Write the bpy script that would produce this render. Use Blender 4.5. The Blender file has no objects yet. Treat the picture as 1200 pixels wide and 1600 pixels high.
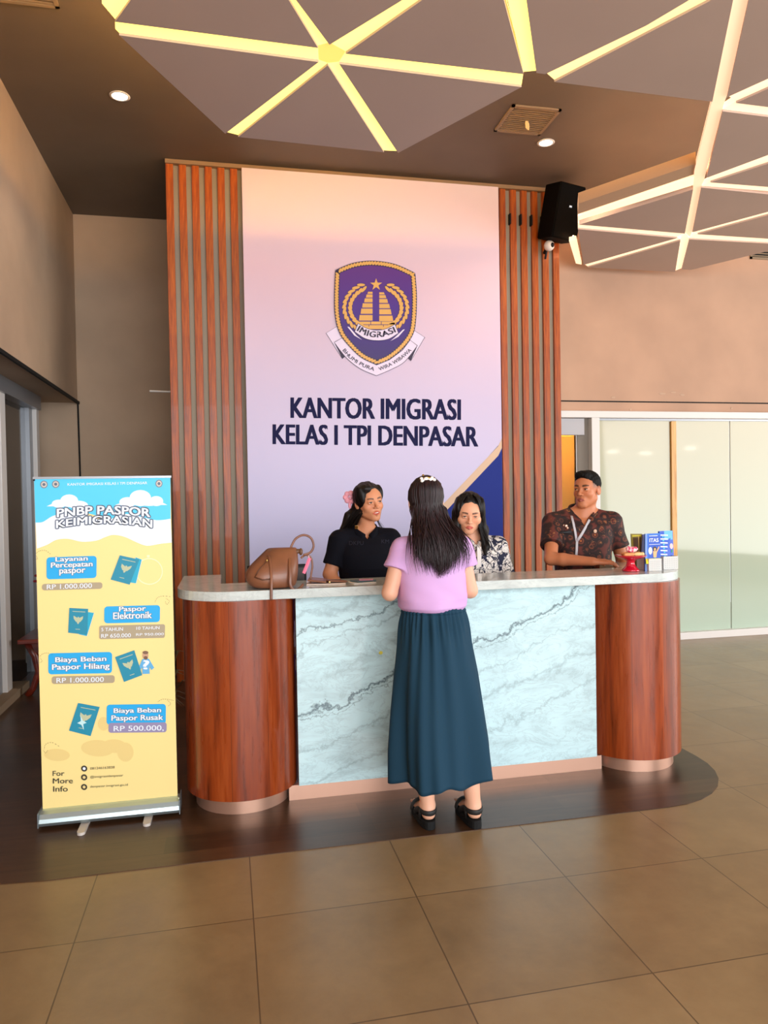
import bpy, bmesh, math, random
import numpy as np
from mathutils import Vector, Matrix, Euler
from mathutils.geometry import tessellate_polygon
random.seed(7); RNG = np.random.RandomState(7)
PI = math.pi
SC = bpy.context.scene
COL = SC.collection

# ------------------------------------------------------------------ camera
FPX, YAW, PITCH, ROLL, EYE = 1149.0, 0.211373, 0.0184026, 0.0171899, 1.46
_f = Vector((math.sin(YAW)*math.cos(PITCH), math.cos(YAW)*math.cos(PITCH), -math.sin(PITCH)))
_r0 = Vector((math.cos(YAW), -math.sin(YAW), 0)); _d0 = _f.cross(_r0)
_r = math.cos(ROLL)*_r0 + math.sin(ROLL)*_d0
_d = -math.sin(ROLL)*_r0 + math.cos(ROLL)*_d0
cam = bpy.data.objects.new('camera', bpy.data.cameras.new('camera')); COL.objects.link(cam)
cam.data.sensor_fit = 'VERTICAL'; cam.data.sensor_height = 24.0; cam.data.lens = FPX/1600*24
cam.data.clip_start = 0.05
M = Matrix.Identity(4)
for i in range(3):
    M[i][0] = _r[i]; M[i][1] = -_d[i]; M[i][2] = -_f[i]
M[2][3] = EYE
cam.matrix_world = M
SC.camera = cam
def at(px, py, X=None, Y=None, Z=None):
    """world point seen at a pixel of the 1200x1600 photograph on a plane of the room"""
    v = _f + _r*((px-600)/FPX) + _d*((py-800)/FPX)
    if Y is not None: t = Y/v.y
    elif X is not None: t = X/v.x
    else: t = (Z-EYE)/v.z
    return Vector((v.x*t, v.y*t, EYE+v.z*t))

# ------------------------------------------------------------------ light, exposure
SC.view_settings.view_transform = 'Standard'; SC.view_settings.look = 'None'
SC.view_settings.gamma = 1.0; SC.view_settings.exposure = 0.3
SC.view_settings.use_curve_mapping = False
wd = bpy.data.worlds.new('daylight'); SC.world = wd; wd.use_nodes = True
wd.node_tree.nodes['Background'].inputs[0].default_value = (0.90, 0.96, 1.0, 1)
wd.node_tree.nodes['Background'].inputs[1].default_value = 1.05
def area(name, loc, tgt, sx, sy, power, col):
    l = bpy.data.lights.new(name, 'AREA'); l.shape = 'RECTANGLE'; l.size = sx; l.size_y = sy
    l.energy = power; l.color = col
    o = bpy.data.objects.new(name, l); COL.objects.link(o); o.location = loc
    o.rotation_euler = (Vector(tgt)-Vector(loc)).to_track_quat('-Z', 'Y').to_euler()
    return o
area('daylight_entrance_glazing', (2.2, -3.6, 2.0), (1.2, 4, 1.2), 7.5, 3.0, 480, (0.93, 0.97, 1.0))
area('daylight_side_windows', (8.6, 2.0, 1.7), (1.0, 4.2, 1.2), 6.0, 2.6, 260, (1.0, 0.97, 0.93))
SC.cycles.use_denoising = True
SC.cycles.max_bounces = 7; SC.cycles.diffuse_bounces = 4; SC.cycles.glossy_bounces = 3
SC.cycles.transmission_bounces = 4
SC.cycles.sample_clamp_indirect = 4.0
SC.cycles.caustics_reflective = False; SC.cycles.caustics_refractive = False

# ------------------------------------------------------------------ materials
def lin(c):
    return tuple(((x/255)/12.92 if x/255 <= 0.04045 else ((x/255+0.055)/1.055)**2.4) for x in c)
def mat(name, rgb, rough=0.5, metal=0.0, spec=0.5, emit=None, es=0.0, coat=0.0, alpha=1.0, trans=0.0, sheen=0.0):
    m = bpy.data.materials.new(name); m.use_nodes = True
    b = m.node_tree.nodes['Principled BSDF']
    b.inputs['Base Color'].default_value = (*lin(rgb), 1)
    b.inputs['Roughness'].default_value = rough; b.inputs['Metallic'].default_value = metal
    b.inputs['Specular IOR Level'].default_value = spec
    b.inputs['Coat Weight'].default_value = coat
    b.inputs['Alpha'].default_value = alpha
    b.inputs['Transmission Weight'].default_value = trans
    b.inputs['Sheen Weight'].default_value = sheen
    if emit: b.inputs['Emission Color'].default_value = (*lin(emit), 1); b.inputs['Emission Strength'].default_value = es
    return m
class NT:
    def __init__(s, m): s.m = m; s.t = m.node_tree; s.b = s.t.nodes['Principled BSDF']
    def n(s, typ, ins=None, **kw):
        nd = s.t.nodes.new(typ)
        for k, v in kw.items(): setattr(nd, k, v)
        for k, v in (ins or {}).items(): s.set(nd.inputs[k], v)
        return nd
    def set(s, sock, v):
        if isinstance(v, bpy.types.NodeSocket): s.t.links.new(v, sock)
        elif isinstance(v, tuple) and len(v) == 3 and sock.type == 'RGBA': sock.default_value = (*v, 1)
        else: sock.default_value = v
    def co(s, scale=(1, 1, 1), rot=(0, 0, 0), loc=(0, 0, 0), kind='Object'):
        c = s.n('ShaderNodeTexCoord'); mp = s.n('ShaderNodeMapping', {'Vector': c.outputs[kind], 'Scale': scale, 'Rotation': rot, 'Location': loc})
        return mp.outputs[0]
    def noise(s, vec, scale, detail=3, rough=0.5, dist=0.0):
        return s.n('ShaderNodeTexNoise', {'Vector': vec, 'Scale': scale, 'Detail': detail, 'Roughness': rough, 'Distortion': dist}).outputs['Fac']
    def math(s, op, a, b=0.0, c=0.0, clamp=False):
        n = s.n('ShaderNodeMath', {0: a, 1: b, 2: c}, operation=op); n.use_clamp = clamp; return n.outputs[0]
    def ramp(s, fac, stops, interp='LINEAR'):
        r = s.n('ShaderNodeValToRGB', {'Fac': fac}); r.color_ramp.interpolation = interp
        e = r.color_ramp.elements
        while len(e) < len(stops): e.new(0.5)
        for el, (p, c) in zip(e, stops): el.position = p; el.color = (*lin(c), 1)
        return r.outputs[0]
    def mix(s, fac, a, b, blend='MIX'):
        n = s.n('ShaderNodeMix', data_type='RGBA', blend_type=blend)
        s.set(n.inputs[0], fac)
        for i, v in ((6, a), (7, b)):
            if isinstance(v, tuple): v = (*lin(v), 1)
            s.set(n.inputs[i], v)
        return n.outputs[2]
    def color(s, v): s.set(s.b.inputs['Base Color'], v)
    def rough(s, v): s.set(s.b.inputs['Roughness'], v)
    def bump(s, h, strength=0.2, dist=0.01):
        b = s.n('ShaderNodeBump', {'Height': h, 'Strength': strength, 'Distance': dist}); s.set(s.b.inputs['Normal'], b.outputs[0])
    def sep(s, v): return s.n('ShaderNodeSeparateXYZ', {0: v}).outputs

def m_plaster(name, rgb, rough=0.75, var=0.06):
    m = mat(name, rgb, rough); t = NT(m); v = t.co()
    n = t.noise(v, 1.3, 4); n2 = t.noise(v, 60, 2)
    lo = tuple(max(0, c*(1-var)) for c in rgb); hi = tuple(min(255, c*(1+var)) for c in rgb)
    t.color(t.ramp(n, [(0.3, lo), (0.7, hi)])); t.bump(n2, 0.05, 0.002)
    return m
def m_wood(name, dark, mid, light, rough=0.35, axis=2, plank=0.0, coat=0.2, gscale=1.0, off=(0, 0, 0)):
    m = mat(name, mid, rough, coat=coat); t = NT(m)
    sc = [9*gscale]*3; sc[axis] = 0.7*gscale
    v = t.co(tuple(sc), loc=off)
    n = t.noise(v, 2.2, 6, 0.6, 0.8); n2 = t.noise(v, 9, 3, 0.5)
    c = t.ramp(t.math('ADD', t.math('MULTIPLY', n, 0.7), t.math('MULTIPLY', n2, 0.3)), [(0.33, dark), (0.5, mid), (0.68, light)])
    if plank:
        raw = t.co(); x = t.sep(raw)[0]
        k = t.math('FLOOR', t.math('DIVIDE', x, plank))
        w = t.n('ShaderNodeTexWhiteNoise', {'W': k}, noise_dimensions='1D').outputs['Value']
        c = t.mix(t.math('MULTIPLY', w, 0.35), c, dark)
        fr = t.math('FRACT', t.math('DIVIDE', x, plank))
        seam = t.math('LESS_THAN', fr, 0.012)
        c = t.mix(t.math('MULTIPLY', seam, 0.7), c, (40, 18, 8))
    t.color(c); t.rough(t.math('MULTIPLY_ADD', n2, 0.2, rough-0.1)); t.bump(n, 0.06, 0.003)
    return m

MT = {}
MT['wall'] = m_plaster('taupe_plaster', (172, 146, 122))
MT['wall_r'] = m_plaster('taupe_plaster_lit', (190, 150, 124))  # same taupe paint, warm LED light put into its colour
MT['ceil'] = m_plaster('ceiling_paint', (100, 88, 78), 0.6)
MT['panel'] = m_plaster('panel_paint', (184, 160, 148), 0.6, 0.02)
MT['white'] = mat('white_frame', (222, 216, 212), 0.4)
MT['alu'] = mat('grey_frame', (150, 152, 158), 0.35, 0.6)
MT['black'] = mat('black_plastic', (5, 4, 4), 0.5, spec=0.25)
MT['blackm'] = mat('black_matt', (12, 12, 13), 0.75, spec=0.3)
MT['grille'] = mat('grille_metal', (150, 128, 104), 0.5, 0.2)
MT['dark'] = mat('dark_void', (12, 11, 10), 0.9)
MT['chrome'] = mat('chrome', (200, 205, 210), 0.25, 1.0)
MT['copper'] = mat('copper', (226, 176, 152), 0.34, 0.75)
t = NT(MT['copper']); t.rough(t.math('MULTIPLY_ADD', t.noise(t.co((60, 60, 3)), 3, 3), 0.15, 0.26))
MT['slat'] = m_wood('slat_wood', (98, 36, 3), (160, 70, 6), (196, 98, 12), 0.42, 2, 0, 0.1, 1.0)
MT['col'] = m_wood('column_veneer', (94, 34, 8), (146, 58, 16), (172, 80, 32), 0.3, 2, 0.17, 0.35, 0.8)
MT['frostglass'] = mat('frosted_glass_film', (206, 208, 184), 0.05, 0, 0.5)
t = NT(MT['frostglass']); z = t.sep(t.co())[2]
t.color(t.ramp(t.math('MULTIPLY', z, 0.45), [(0.0, (170, 188, 170)), (1.0, (182, 174, 146))]))
LMP = mat('pendant_glow', (255, 250, 240), 0.5, emit=(255, 246, 230), es=14)
MT['darkglass'] = mat('dark_glass', (22, 26, 32), 0.06, 0, 0.6)
MT['teak'] = m_wood('teak_post', (170, 110, 40), (214, 158, 84), (230, 184, 110), 0.5, 2)

# marble front
def m_marble(name, base, vein, big=True):
    m = mat(name, base, 0.16, coat=0.25); t = NT(m); v = t.co()
    x, y, z = t.sep(v)[0:3]
    warp = t.math('MULTIPLY', t.math('SUBTRACT', t.noise(v, 3.0, 7, 0.62), 0.5), 0.30)
    warp2 = t.math('MULTIPLY', t.math('SUBTRACT', t.noise(v, 26, 4, 0.7), 0.5), 0.07)
    tt = t.math('ADD', t.math('SUBTRACT', z, t.math('MULTIPLY', x, 0.36)), t.math('ADD', warp, warp2))
    cloud = t.noise(t.co((1.2, 1, 3.2), rot=(0, 0.35, 0)), 2.4, 6, 0.6, 1.2)
    c = t.ramp(cloud, [(0.30, tuple(int(k*0.91) for k in base)), (0.52, base), (0.75, tuple(min(255, int(k*1.04)) for k in base))])
    if big:
        mod = t.noise(v, 5.5, 2)
        for v0, w, s in ((0.30, 0.012, 0.9), (0.27, 0.005, 0.6), (0.67, 0.008, 0.75), (0.12, 0.012, 0.3), (-0.05, 0.016, 0.3), (0.47, 0.02, 0.16), (-0.2, 0.012, 0.28), (0.60, 0.01, 0.35), (0.76, 0.02, 0.3), (0.86, 0.01, 0.3)):
            dd = t.math('ABSOLUTE', t.math('SUBTRACT', tt, v0))
            ww = t.math('MULTIPLY', mod, 2*w)
            f = t.math('SUBTRACT', 1.0, t.math('DIVIDE', dd, ww), clamp=True)
            f = t.math('MULTIPLY', f, s)
            c = t.mix(f, c, vein)
    n = t.noise(t.co((1.0, 1, 2.6), rot=(0, 0.5, 0)), 4.5, 8, 0.72, 1.6)
    f = t.math('SUBTRACT', 1.0, t.math('MULTIPLY', t.math('ABSOLUTE', t.math('SUBTRACT', n, 0.5)), 30), clamp=True)
    c = t.mix(t.math('MULTIPLY', f, 0.20), c, vein)
    t.color(c); return m
MT['marble'] = m_marble('marble_front', (198, 226, 231), (70, 88, 98))
MT['marble_top'] = m_marble('marble_top', (206, 212, 208), (110, 120, 124), False)

# floor tiles
def m_tiles():
    m = mat('floor_tiles', (150, 122, 84), 0.3); t = NT(m); v = t.co()
    s = 0.5885
    x, y = t.sep(v)[0], t.sep(v)[1]
    gx = t.math('DIVIDE', t.math('SUBTRACT', x, 0.064), s); gy = t.math('DIVIDE', t.math('SUBTRACT', y, 2.587), s)
    fx = t.math('ABSOLUTE', t.math('SUBTRACT', t.math('FRACT', gx), 0.5)); fy = t.math('ABSOLUTE', t.math('SUBTRACT', t.math('FRACT', gy), 0.5))
    g = t.math('GREATER_THAN', t.math('MAXIMUM', fx, fy), 0.4962)
    cell = t.n('ShaderNodeCombineXYZ', {0: t.math('FLOOR', gx), 1: t.math('FLOOR', gy)}).outputs[0]
    w = t.n('ShaderNodeTexWhiteNoise', {'Vector': cell}, noise_dimensions='3D').outputs['Value']
    n = t.noise(v, 2.6, 6, 0.65, 0.4); n2 = t.noise(v, 14, 4, 0.6)
    f = t.math('ADD', t.math('MULTIPLY', n, 0.6), t.math('ADD', t.math('MULTIPLY', n2, 0.25), t.math('MULTIPLY', w, 0.12)))
    c = t.ramp(f, [(0.3, (126, 100, 68)), (0.52, (144, 116, 80)), (0.75, (158, 130, 92))])
    c = t.mix(g, c, (92, 70, 46)); t.color(c)
    t.rough(t.math('MULTIPLY_ADD', n2, 0.15, 0.24)); t.bump(t.math('SUBTRACT', 1.0, g), 0.15, 0.002)
    return m
MT['tiles'] = m_tiles()
def m_planks():
    m = mat('dark_planks', (60, 34, 18), 0.33); t = NT(m); v = t.co()
    x, y = t.sep(v)[0], t.sep(v)[1]
    row = t.math('FLOOR', t.math('DIVIDE', y, 0.15))
    sh = t.math('MULTIPLY', t.n('ShaderNodeTexWhiteNoise', {'W': row}, noise_dimensions='1D').outputs['Value'], 0.9)
    colm = t.math('FLOOR', t.math('DIVIDE', t.math('ADD', x, sh), 0.9))
    cell = t.n('ShaderNodeCombineXYZ', {0: row, 1: colm}).outputs[0]
    w = t.n('ShaderNodeTexWhiteNoise', {'Vector': cell}, noise_dimensions='3D').outputs['Value']
    n = t.noise(t.co((1.2, 9, 9)), 3, 6, 0.6, 0.5)
    f = t.math('ADD', t.math('MULTIPLY', n, 0.6), t.math('MULTIPLY', w, 0.35))
    c = t.ramp(f, [(0.25, (44, 26, 14)), (0.5, (66, 42, 26)), (0.75, (84, 56, 36))])
    e = t.math('LESS_THAN', t.math('FRACT', t.math('DIVIDE', y, 0.15)), 0.02)
    c = t.mix(t.math('MULTIPLY', e, 0.6), c, (24, 14, 8)); t.color(c); t.bump(n, 0.05, 0.002)
    return m
MT['planks'] = m_planks()

# ------------------------------------------------------------------ mesh helpers
class MB:
    def __init__(s): s.v = []; s.f = []; s.m = []; s.mats = []; s.cur = 0
    def use(s, m):
        if m not in s.mats: s.mats.append(m)
        s.cur = s.mats.index(m); return s
    def add(s, vs, fs):
        o = len(s.v); s.v += [tuple(v) for v in vs]
        for f in fs: s.f.append(tuple(i+o for i in f)); s.m.append(s.cur)
        return s
    def box(s, x0, x1, y0, y1, z0, z1, R=None, c=None):
        vs = [Vector((x, y, z)) for x in (x0, x1) for y in (y0, y1) for z in (z0, z1)]
        if R is not None:
            c = Vector(c) if c is not None else Vector(((x0+x1)/2, (y0+y1)/2, (z0+z1)/2))
            vs = [R @ (v-c) + c for v in vs]
        return s.add(vs, [(0, 1, 3, 2), (4, 6, 7, 5), (0, 4, 5, 1), (2, 3, 7, 6), (0, 2, 6, 4), (1, 5, 7, 3)])
    def prism(s, pts, z0, z1, caps=True):
        """pts: outline in xy, ccw"""
        n = len(pts); vs = [(p[0], p[1], z0) for p in pts]+[(p[0], p[1], z1) for p in pts]
        fs = [(i, (i+1) % n, n+(i+1) % n, n+i) for i in range(n)]
        if caps:
            tr = tessellate_polygon([[Vector((p[0], p[1], 0)) for p in pts]])
            fs += [tuple(reversed(t)) for t in tr] + [tuple(i+n for i in t) for t in tr]
        return s.add(vs, fs)
    def prism_y(s, pts, y0, y1):
        """outline in xz"""
        n = len(pts); vs = [(p[0], y0, p[1]) for p in pts]+[(p[0], y1, p[1]) for p in pts]
        fs = [(i, (i+1) % n, n+(i+1) % n, n+i) for i in range(n)]
        tr = tessellate_polygon([[Vector((p[0], p[1], 0)) for p in pts]])
        fs += [tuple(reversed(t)) for t in tr] + [tuple(i+n for i in t) for t in tr]
        return s.add(vs, fs)
    def loft(s, rings, cap=True, close=True):
        n = len(rings[0]); o = len(s.v); vs = [p for r in rings for p in r]; fs = []
        for a in range(len(rings)-1):
            for i in range(n if close else n-1):
                j = (i+1) % n; fs.append((a*n+i, a*n+j, (a+1)*n+j, (a+1)*n+i))
        if cap: fs.append(tuple(reversed(range(n)))); fs.append(tuple((len(rings)-1)*n+i for i in range(n)))
        return s.add(vs, fs)
    def tube(s, path, r, n=8, flat=1.0, up=(0, 0, 1), cap=True):
        path = [Vector(p) for p in path]; rs = r if isinstance(r, (list, tuple)) else [r]*len(path)
        rings = []; up = Vector(up); prev = None
        for i, p in enumerate(path):
            d = (path[min(i+1, len(path)-1)]-path[max(i-1, 0)]).normalized()
            a = d.cross(up if prev is None else prev)
            if a.length < 1e-4: a = d.orthogonal()
            a.normalize(); b = a.cross(d).normalized()
            prev = b
            rings.append([p + a*(rs[i]*math.cos(2*PI*k/n)) + b*(rs[i]*flat*math.sin(2*PI*k/n)) for k in range(n)])
        return s.loft(rings, cap)
    def lathe(s, prof, c=(0, 0, 0), n=32):
        c = Vector(c); rings = [[c+Vector((r*math.cos(2*PI*k/n), r*math.sin(2*PI*k/n), z)) for k in range(n)] for r, z in prof]
        return s.loft(rings)
    def ell(s, c, r, n=16, R=None):
        c = Vector(c); rings = []
        for i in range(1, n//2):
            a = -PI/2+PI*i/(n//2)
            rings.append([Vector((r[0]*math.cos(a)*math.cos(2*PI*k/n), r[1]*math.cos(a)*math.sin(2*PI*k/n), r[2]*math.sin(a))) for k in range(n)])
        o = len(s.v); vs = [c+(R @ p if R else p) for q in rings for p in q]; m = len(rings)
        lo = Vector((0, 0, -r[2])); hi = Vector((0, 0, r[2]))
        vs += [c+(R @ lo if R else lo), c+(R @ hi if R else hi)]
        fs = [(a*n+i, a*n+(i+1) % n, (a+1)*n+(i+1) % n, (a+1)*n+i) for a in range(m-1) for i in range(n)]
        fs += [(m*n, (i+1) % n, i) for i in range(n)] + [(m*n+1, (m-1)*n+i, (m-1)*n+(i+1) % n) for i in range(n)]
        return s.add(vs, fs)
    def build(s, name, m=None, parent=None, smooth=False, bevel=0.0, seg=2, loc=None, auto=None, local=False):
        me = bpy.data.meshes.new(name); me.from_pydata(s.v, [], s.f)
        mats = s.mats or ([m] if m else [])
        for k in mats: me.materials.append(k)
        if s.mats: me.polygons.foreach_set('material_index', s.m)
        bm = bmesh.new(); bm.from_mesh(me); bmesh.ops.recalc_face_normals(bm, faces=bm.faces); bm.to_mesh(me); bm.free()
        o = bpy.data.objects.new(name, me); COL.objects.link(o)
        if loc is not None: o.location = loc
        if smooth: me.polygons.foreach_set('use_smooth', [True]*len(me.polygons))
        if parent:
            o.parent = parent
            if not local: o.matrix_parent_inverse = parent.matrix_basis.inverted()
        if auto is not None:
            me.polygons.foreach_set('use_smooth', [True]*len(me.polygons)); me.set_sharp_from_angle(angle=math.radians(auto))
        if bevel:
            b = o.modifiers.new('bevel', 'BEVEL'); b.width = bevel; b.segments = seg; b.limit_method = 'ANGLE'; b.angle_limit = math.radians(40)
        return o
def empty(name, loc=(0, 0, 0), rz=0):
    o = bpy.data.objects.new(name, None); COL.objects.link(o); o.location = loc; o.rotation_euler = (0, 0, rz); o.empty_display_size = 0.1
    return o
def tag(o, label, cat, group=None):
    o['label'] = label; o['category'] = cat
    if group: o['group'] = group
    return o
def struct(o): o['kind'] = 'structure'; return o
def plabel(o, l): o['label'] = l; return o

_tc = {}
def text_geo(s, bold=0.0, sp=1.0):
    key = (s, bold, sp)
    if key in _tc: return _tc[key]
    cu = bpy.data.curves.new('t', 'FONT'); cu.body = s; cu.size = 1.0; cu.offset = bold; cu.resolution_u = 3; cu.space_character = sp
    o = bpy.data.objects.new('t', cu); COL.objects.link(o)
    dg = bpy.context.evaluated_depsgraph_get(); dg.update()
    me = bpy.data.meshes.new_from_object(o.evaluated_get(dg))
    V = [(v.co.x, v.co.y) for v in me.vertices]; F = [tuple(p.vertices) for p in me.polygons]
    bpy.data.objects.remove(o); bpy.data.curves.remove(cu); bpy.data.meshes.remove(me)
    _tc[key] = (V, F); return V, F

class Art(MB):
    """flat printed artwork: fn maps (u, v) of a picture plane to a point; out = outward normal; layers stack by a hair"""
    def __init__(s, fn, out, step=0.0004): super().__init__(); s.fn = fn; s.out = Vector(out); s.step = step; s.ly = 0; s.sub = 0
    def layer(s, n): s.ly = n; return s
    def P(s, p): return Vector(s.fn(p[0], p[1])) + s.out*(s.step*(s.ly+1+(s.sub % 12)/14))
    def nx(s): s.sub += 1
    def poly(s, pts, m):
        s.use(m); s.nx(); tr = tessellate_polygon([[Vector((p[0], p[1], 0)) for p in pts]])
        return s.add([s.P(p) for p in pts], tr)
    def line(s, pts, w, m, closed=False):
        pts = list(pts); n = len(pts); L = []; Rr = []
        for i in range(n):
            a = Vector(pts[(i-1) % n] if (closed or i > 0) else pts[0]); b = Vector(pts[(i+1) % n] if (closed or i < n-1) else pts[-1])
            d = (b-a).normalized(); nn = Vector((-d.y, d.x))*w/2; p = Vector(pts[i]); L.append(p+nn); Rr.append(p-nn)
        s.use(m)
        for i in range(n if closed else n-1):
            j = (i+1) % n; s.nx() if i % 1 == 0 and closed is False else None; s.add([s.P(p) for p in (L[i], L[j], Rr[j], Rr[i])], [(0, 1, 2, 3)])
        s.nx(); return s
    def disc(s, c, rx, ry, m, n=24, rot=0, a0=0, a1=2*PI):
        pts = []
        for k in range(n):
            a = a0+(a1-a0)*k/(n if abs(a1-a0-2*PI) < 1e-6 else n-1); x, y = rx*math.cos(a), ry*math.sin(a)
            pts.append((c[0]+x*math.cos(rot)-y*math.sin(rot), c[1]+x*math.sin(rot)+y*math.cos(rot)))
        return s.poly(pts, m)
    def rrect(s, x0, y0, x1, y1, r, m, sk=0.0):
        pts = []
        for cx, cy, a in ((x1-r, y1-r, 0), (x0+r, y1-r, 1), (x0+r, y0+r, 2), (x1-r, y0+r, 3)):
            for k in range(5):
                t = (a+k/4)*PI/2; pts.append((cx+r*math.cos(t), cy+r*math.sin(t)))
        return s.poly([(x, y+sk*(x-x0)) for x, y in pts], m)
    def text(s, st, x0, y0, x1, y1, m, bold=0.0, sk=0.0, path=None, h=None, dx=0, dy=0, arch=0.0, sp=1.0):
        """fit into a box; v grows downward (picture pixels)"""
        V, F = text_geo(st, 0.0, sp)
        xs = [p[0] for p in V]; ys = [p[1] for p in V]; a, b, c, d = min(xs), max(xs), min(ys), max(ys)
        out = []
        if path:
            P_ = [Vector(p) for p in path]; seg = [(P_[i+1]-P_[i]).length for i in range(len(P_)-1)]; T = sum(seg)
        for x, y in V:
            u = (x-a)/(b-a); v = (y-c)/(d-c)
            if path:
                t = u*T; i = 0
                while i < len(seg)-1 and t > seg[i]: t -= seg[i]; i += 1
                q = P_[i].lerp(P_[i+1], t/seg[i])
                # smooth tangent
                tt = (P_[i+1]-P_[i]).normalized()
                nn = Vector((tt.y, -tt.x))
                q = q+nn*(v*h); out.append((q.x, q.y))
            else:
                X = x0+u*(x1-x0)+dx; out.append((X, y1+(y0-y1)*v+sk*(X-x0)+dy-arch*(1-(2*u-1)**2)))
        s.use(m); hh = h if h else abs(y1-y0); w_ = bold*hh*1.6
        for ox, oy in (((0, 0),) if bold <= 0 else ((-w_, -w_*0.3), (w_, -w_*0.3), (-w_, w_*0.3), (w_, w_*0.3))):
            s.nx(); s.add([s.P((p[0]+ox, p[1]+oy)) for p in out], F)
        return s
    def build(s, name, parent=None):
        me = bpy.data.meshes.new(name); me.from_pydata(s.v, [], s.f)
        for k in s.mats: me.materials.append(k)
        me.polygons.foreach_set('material_index', s.m)
        o = bpy.data.objects.new(name, me); COL.objects.link(o)
        if parent: o.parent = parent; o.matrix_parent_inverse = parent.matrix_basis.inverted()
        return o

# ================================================================== STRUCTURE
H = 4.2; XL = -1.36; YB = 7.46; YR = 6.57; XR = 12.8; YF = -6.0
YS = 6.18            # backing plane of the slat wall
struct(MB().box(-3.2, XR, YF, 8.6, -0.12, 0.0).build('floor', MT['tiles']))
# dark timber inlay with rounded corners around the counter
pts = [(2.52, 6.17), (2.52, 3.95)]
for k in range(0, 9):
    a = k/8*PI/2; pts.append((1.98+0.54*math.cos(a), 3.60-0.555*math.sin(a)))
pts += [(1.65, 3.043), (-0.45, 3.043)]
for k in range(0, 7):
    a = k/6*PI/2*0.8; pts.append((-0.72-0.9*math.sin(a), 3.78-0.74*math.cos(a)))
pts += [(-1.70, 3.9), (-1.70, 7.45), (-0.43, 7.45), (-0.43, 6.17)]
struct(MB().prism([p for p in reversed(pts)], 0.0, 0.003).build('floor_timber_inlay', MT['planks']))
struct(MB().box(-3.2, XR, YF, 8.6, H, H+0.12).build('ceiling', MT['ceil']))
# left wall: upper wall, recess soffit, back of recess
struct(MB().box(XL-0.55, XL, YF, YB, 2.42, H).build('wall_left', MT['wall']))
struct(MB().box(-1.80, -1.70, YF, 4.2, 0, 2.42).build('wall_left_front', MT['wall']))
struct(MB().box(XL-1.4, -0.42, YB, YB+0.12, 0, H).build('wall_back', MT['wall']))
# shallow seam trim down the corner of the recess, and the cable hanging there
struct(MB().tube([(XL+0.005, YB-0.012, 2.43), (XL+0.01, YB-0.012, 1.8), (XL+0.015, YB-0.012, 0.02)], 0.008, 6).build('trim_1', MT['blackm']))
struct(MB().box(XL-0.0, XL+0.02, YF, YB-0.001, 2.405, 2.43).build('trim_2', MT['blackm']))
# bulk of the slat wall (plaster box behind the slats) and the right wall
struct(MB().box(-0.42, 2.97, YS, YB+0.12, 0, H).build('wall_centre', m_plaster('grey_backing', (136, 128, 116))))
struct(MB().box(2.97, XR, YR, YR+0.14, 2.27, H).build('wall_right', MT['wall_r']))
struct(MB().box(2.97, XR, YR-0.004, YR+0.01, 2.362, 2.374).build('trim_3', MT['blackm']))
struct(MB().box(2.97, XR, YR-0.05, YR+0.1, 2.205, 2.27).build('trim_4', MT['white'], bevel=0.004))
struct(MB().box(3.55, XR, YR-0.05, YR+0.1, 0.0, 0.07).build('trim_5', MT['white'], bevel=0.004))
# scars of an old fixing on the right wall
sc = MB()
for (x, y, w) in ((1035, 615, 14), (1052, 613, 12), (1066, 617, 10), (985, 640, 5), (1143, 638, 4), (958, 621, 9)):
    c = at(x, y, Y=YR-0.002); sc.ell(c, (w*0.0028, 0.002, 0.010+0.004*random.random()), 8)
struct(sc.build('trim_6', m_plaster('scar', (196, 160, 134))))

# ---- glass front at right
def window(name, x0, x1, z0=0.07, z1=2.205, m=None):
    w = MB().box(x0, x1, YR+0.02, YR+0.032, z0, z1).build(name, m or MT['frostglass']); return struct(w)
window('window_1', 3.545, 4.345)
window('window_2', 4.41, 5.020)
window('window_3', 5.032, 5.95)
window('window_4', 5.962, 7.6)
window('window_5', 7.61, XR)
for i, (x, y, z) in enumerate(((9.08, -2.9, 2.47), (9.95, -2.9, 2.43), (11.17, -2.9, 2.55), (8.12, -2.9, 2.53))):  # unseen lamps added for the small glints in the glass front
    e = tag(empty('added_pendant_lamp', (x, y, z)), 'small round pendant lamp added out of view, for its glint in the glass front', 'pendant lamp', 'added pendant lamps mirrored in the glass')
    MB().lathe([(0, z), (0.13, z), (0.13, z+0.03), (0.0, z+0.03)], (x, y, 0), 20).build('lamp_disc', LMP, e)
    MB().tube([(x, y, z+0.03), (x, y, H)], 0.006, 6).build('cord', MT['black'], e)
struct(MB().box(3.462, 3.545, YR-0.05, YR+0.09, 0, 2.205).build('trim_7', MT['white'], bevel=0.004))
struct(MB().box(4.352, 4.405, YR+0.0, YR+0.06, 0.07, 2.18).build('trim_8', MT['teak']))
struct(MB().box(3.545, XR, YR+0.005, YR+0.05, 2.185, 2.205).build('trim_9', MT['alu']))
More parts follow.
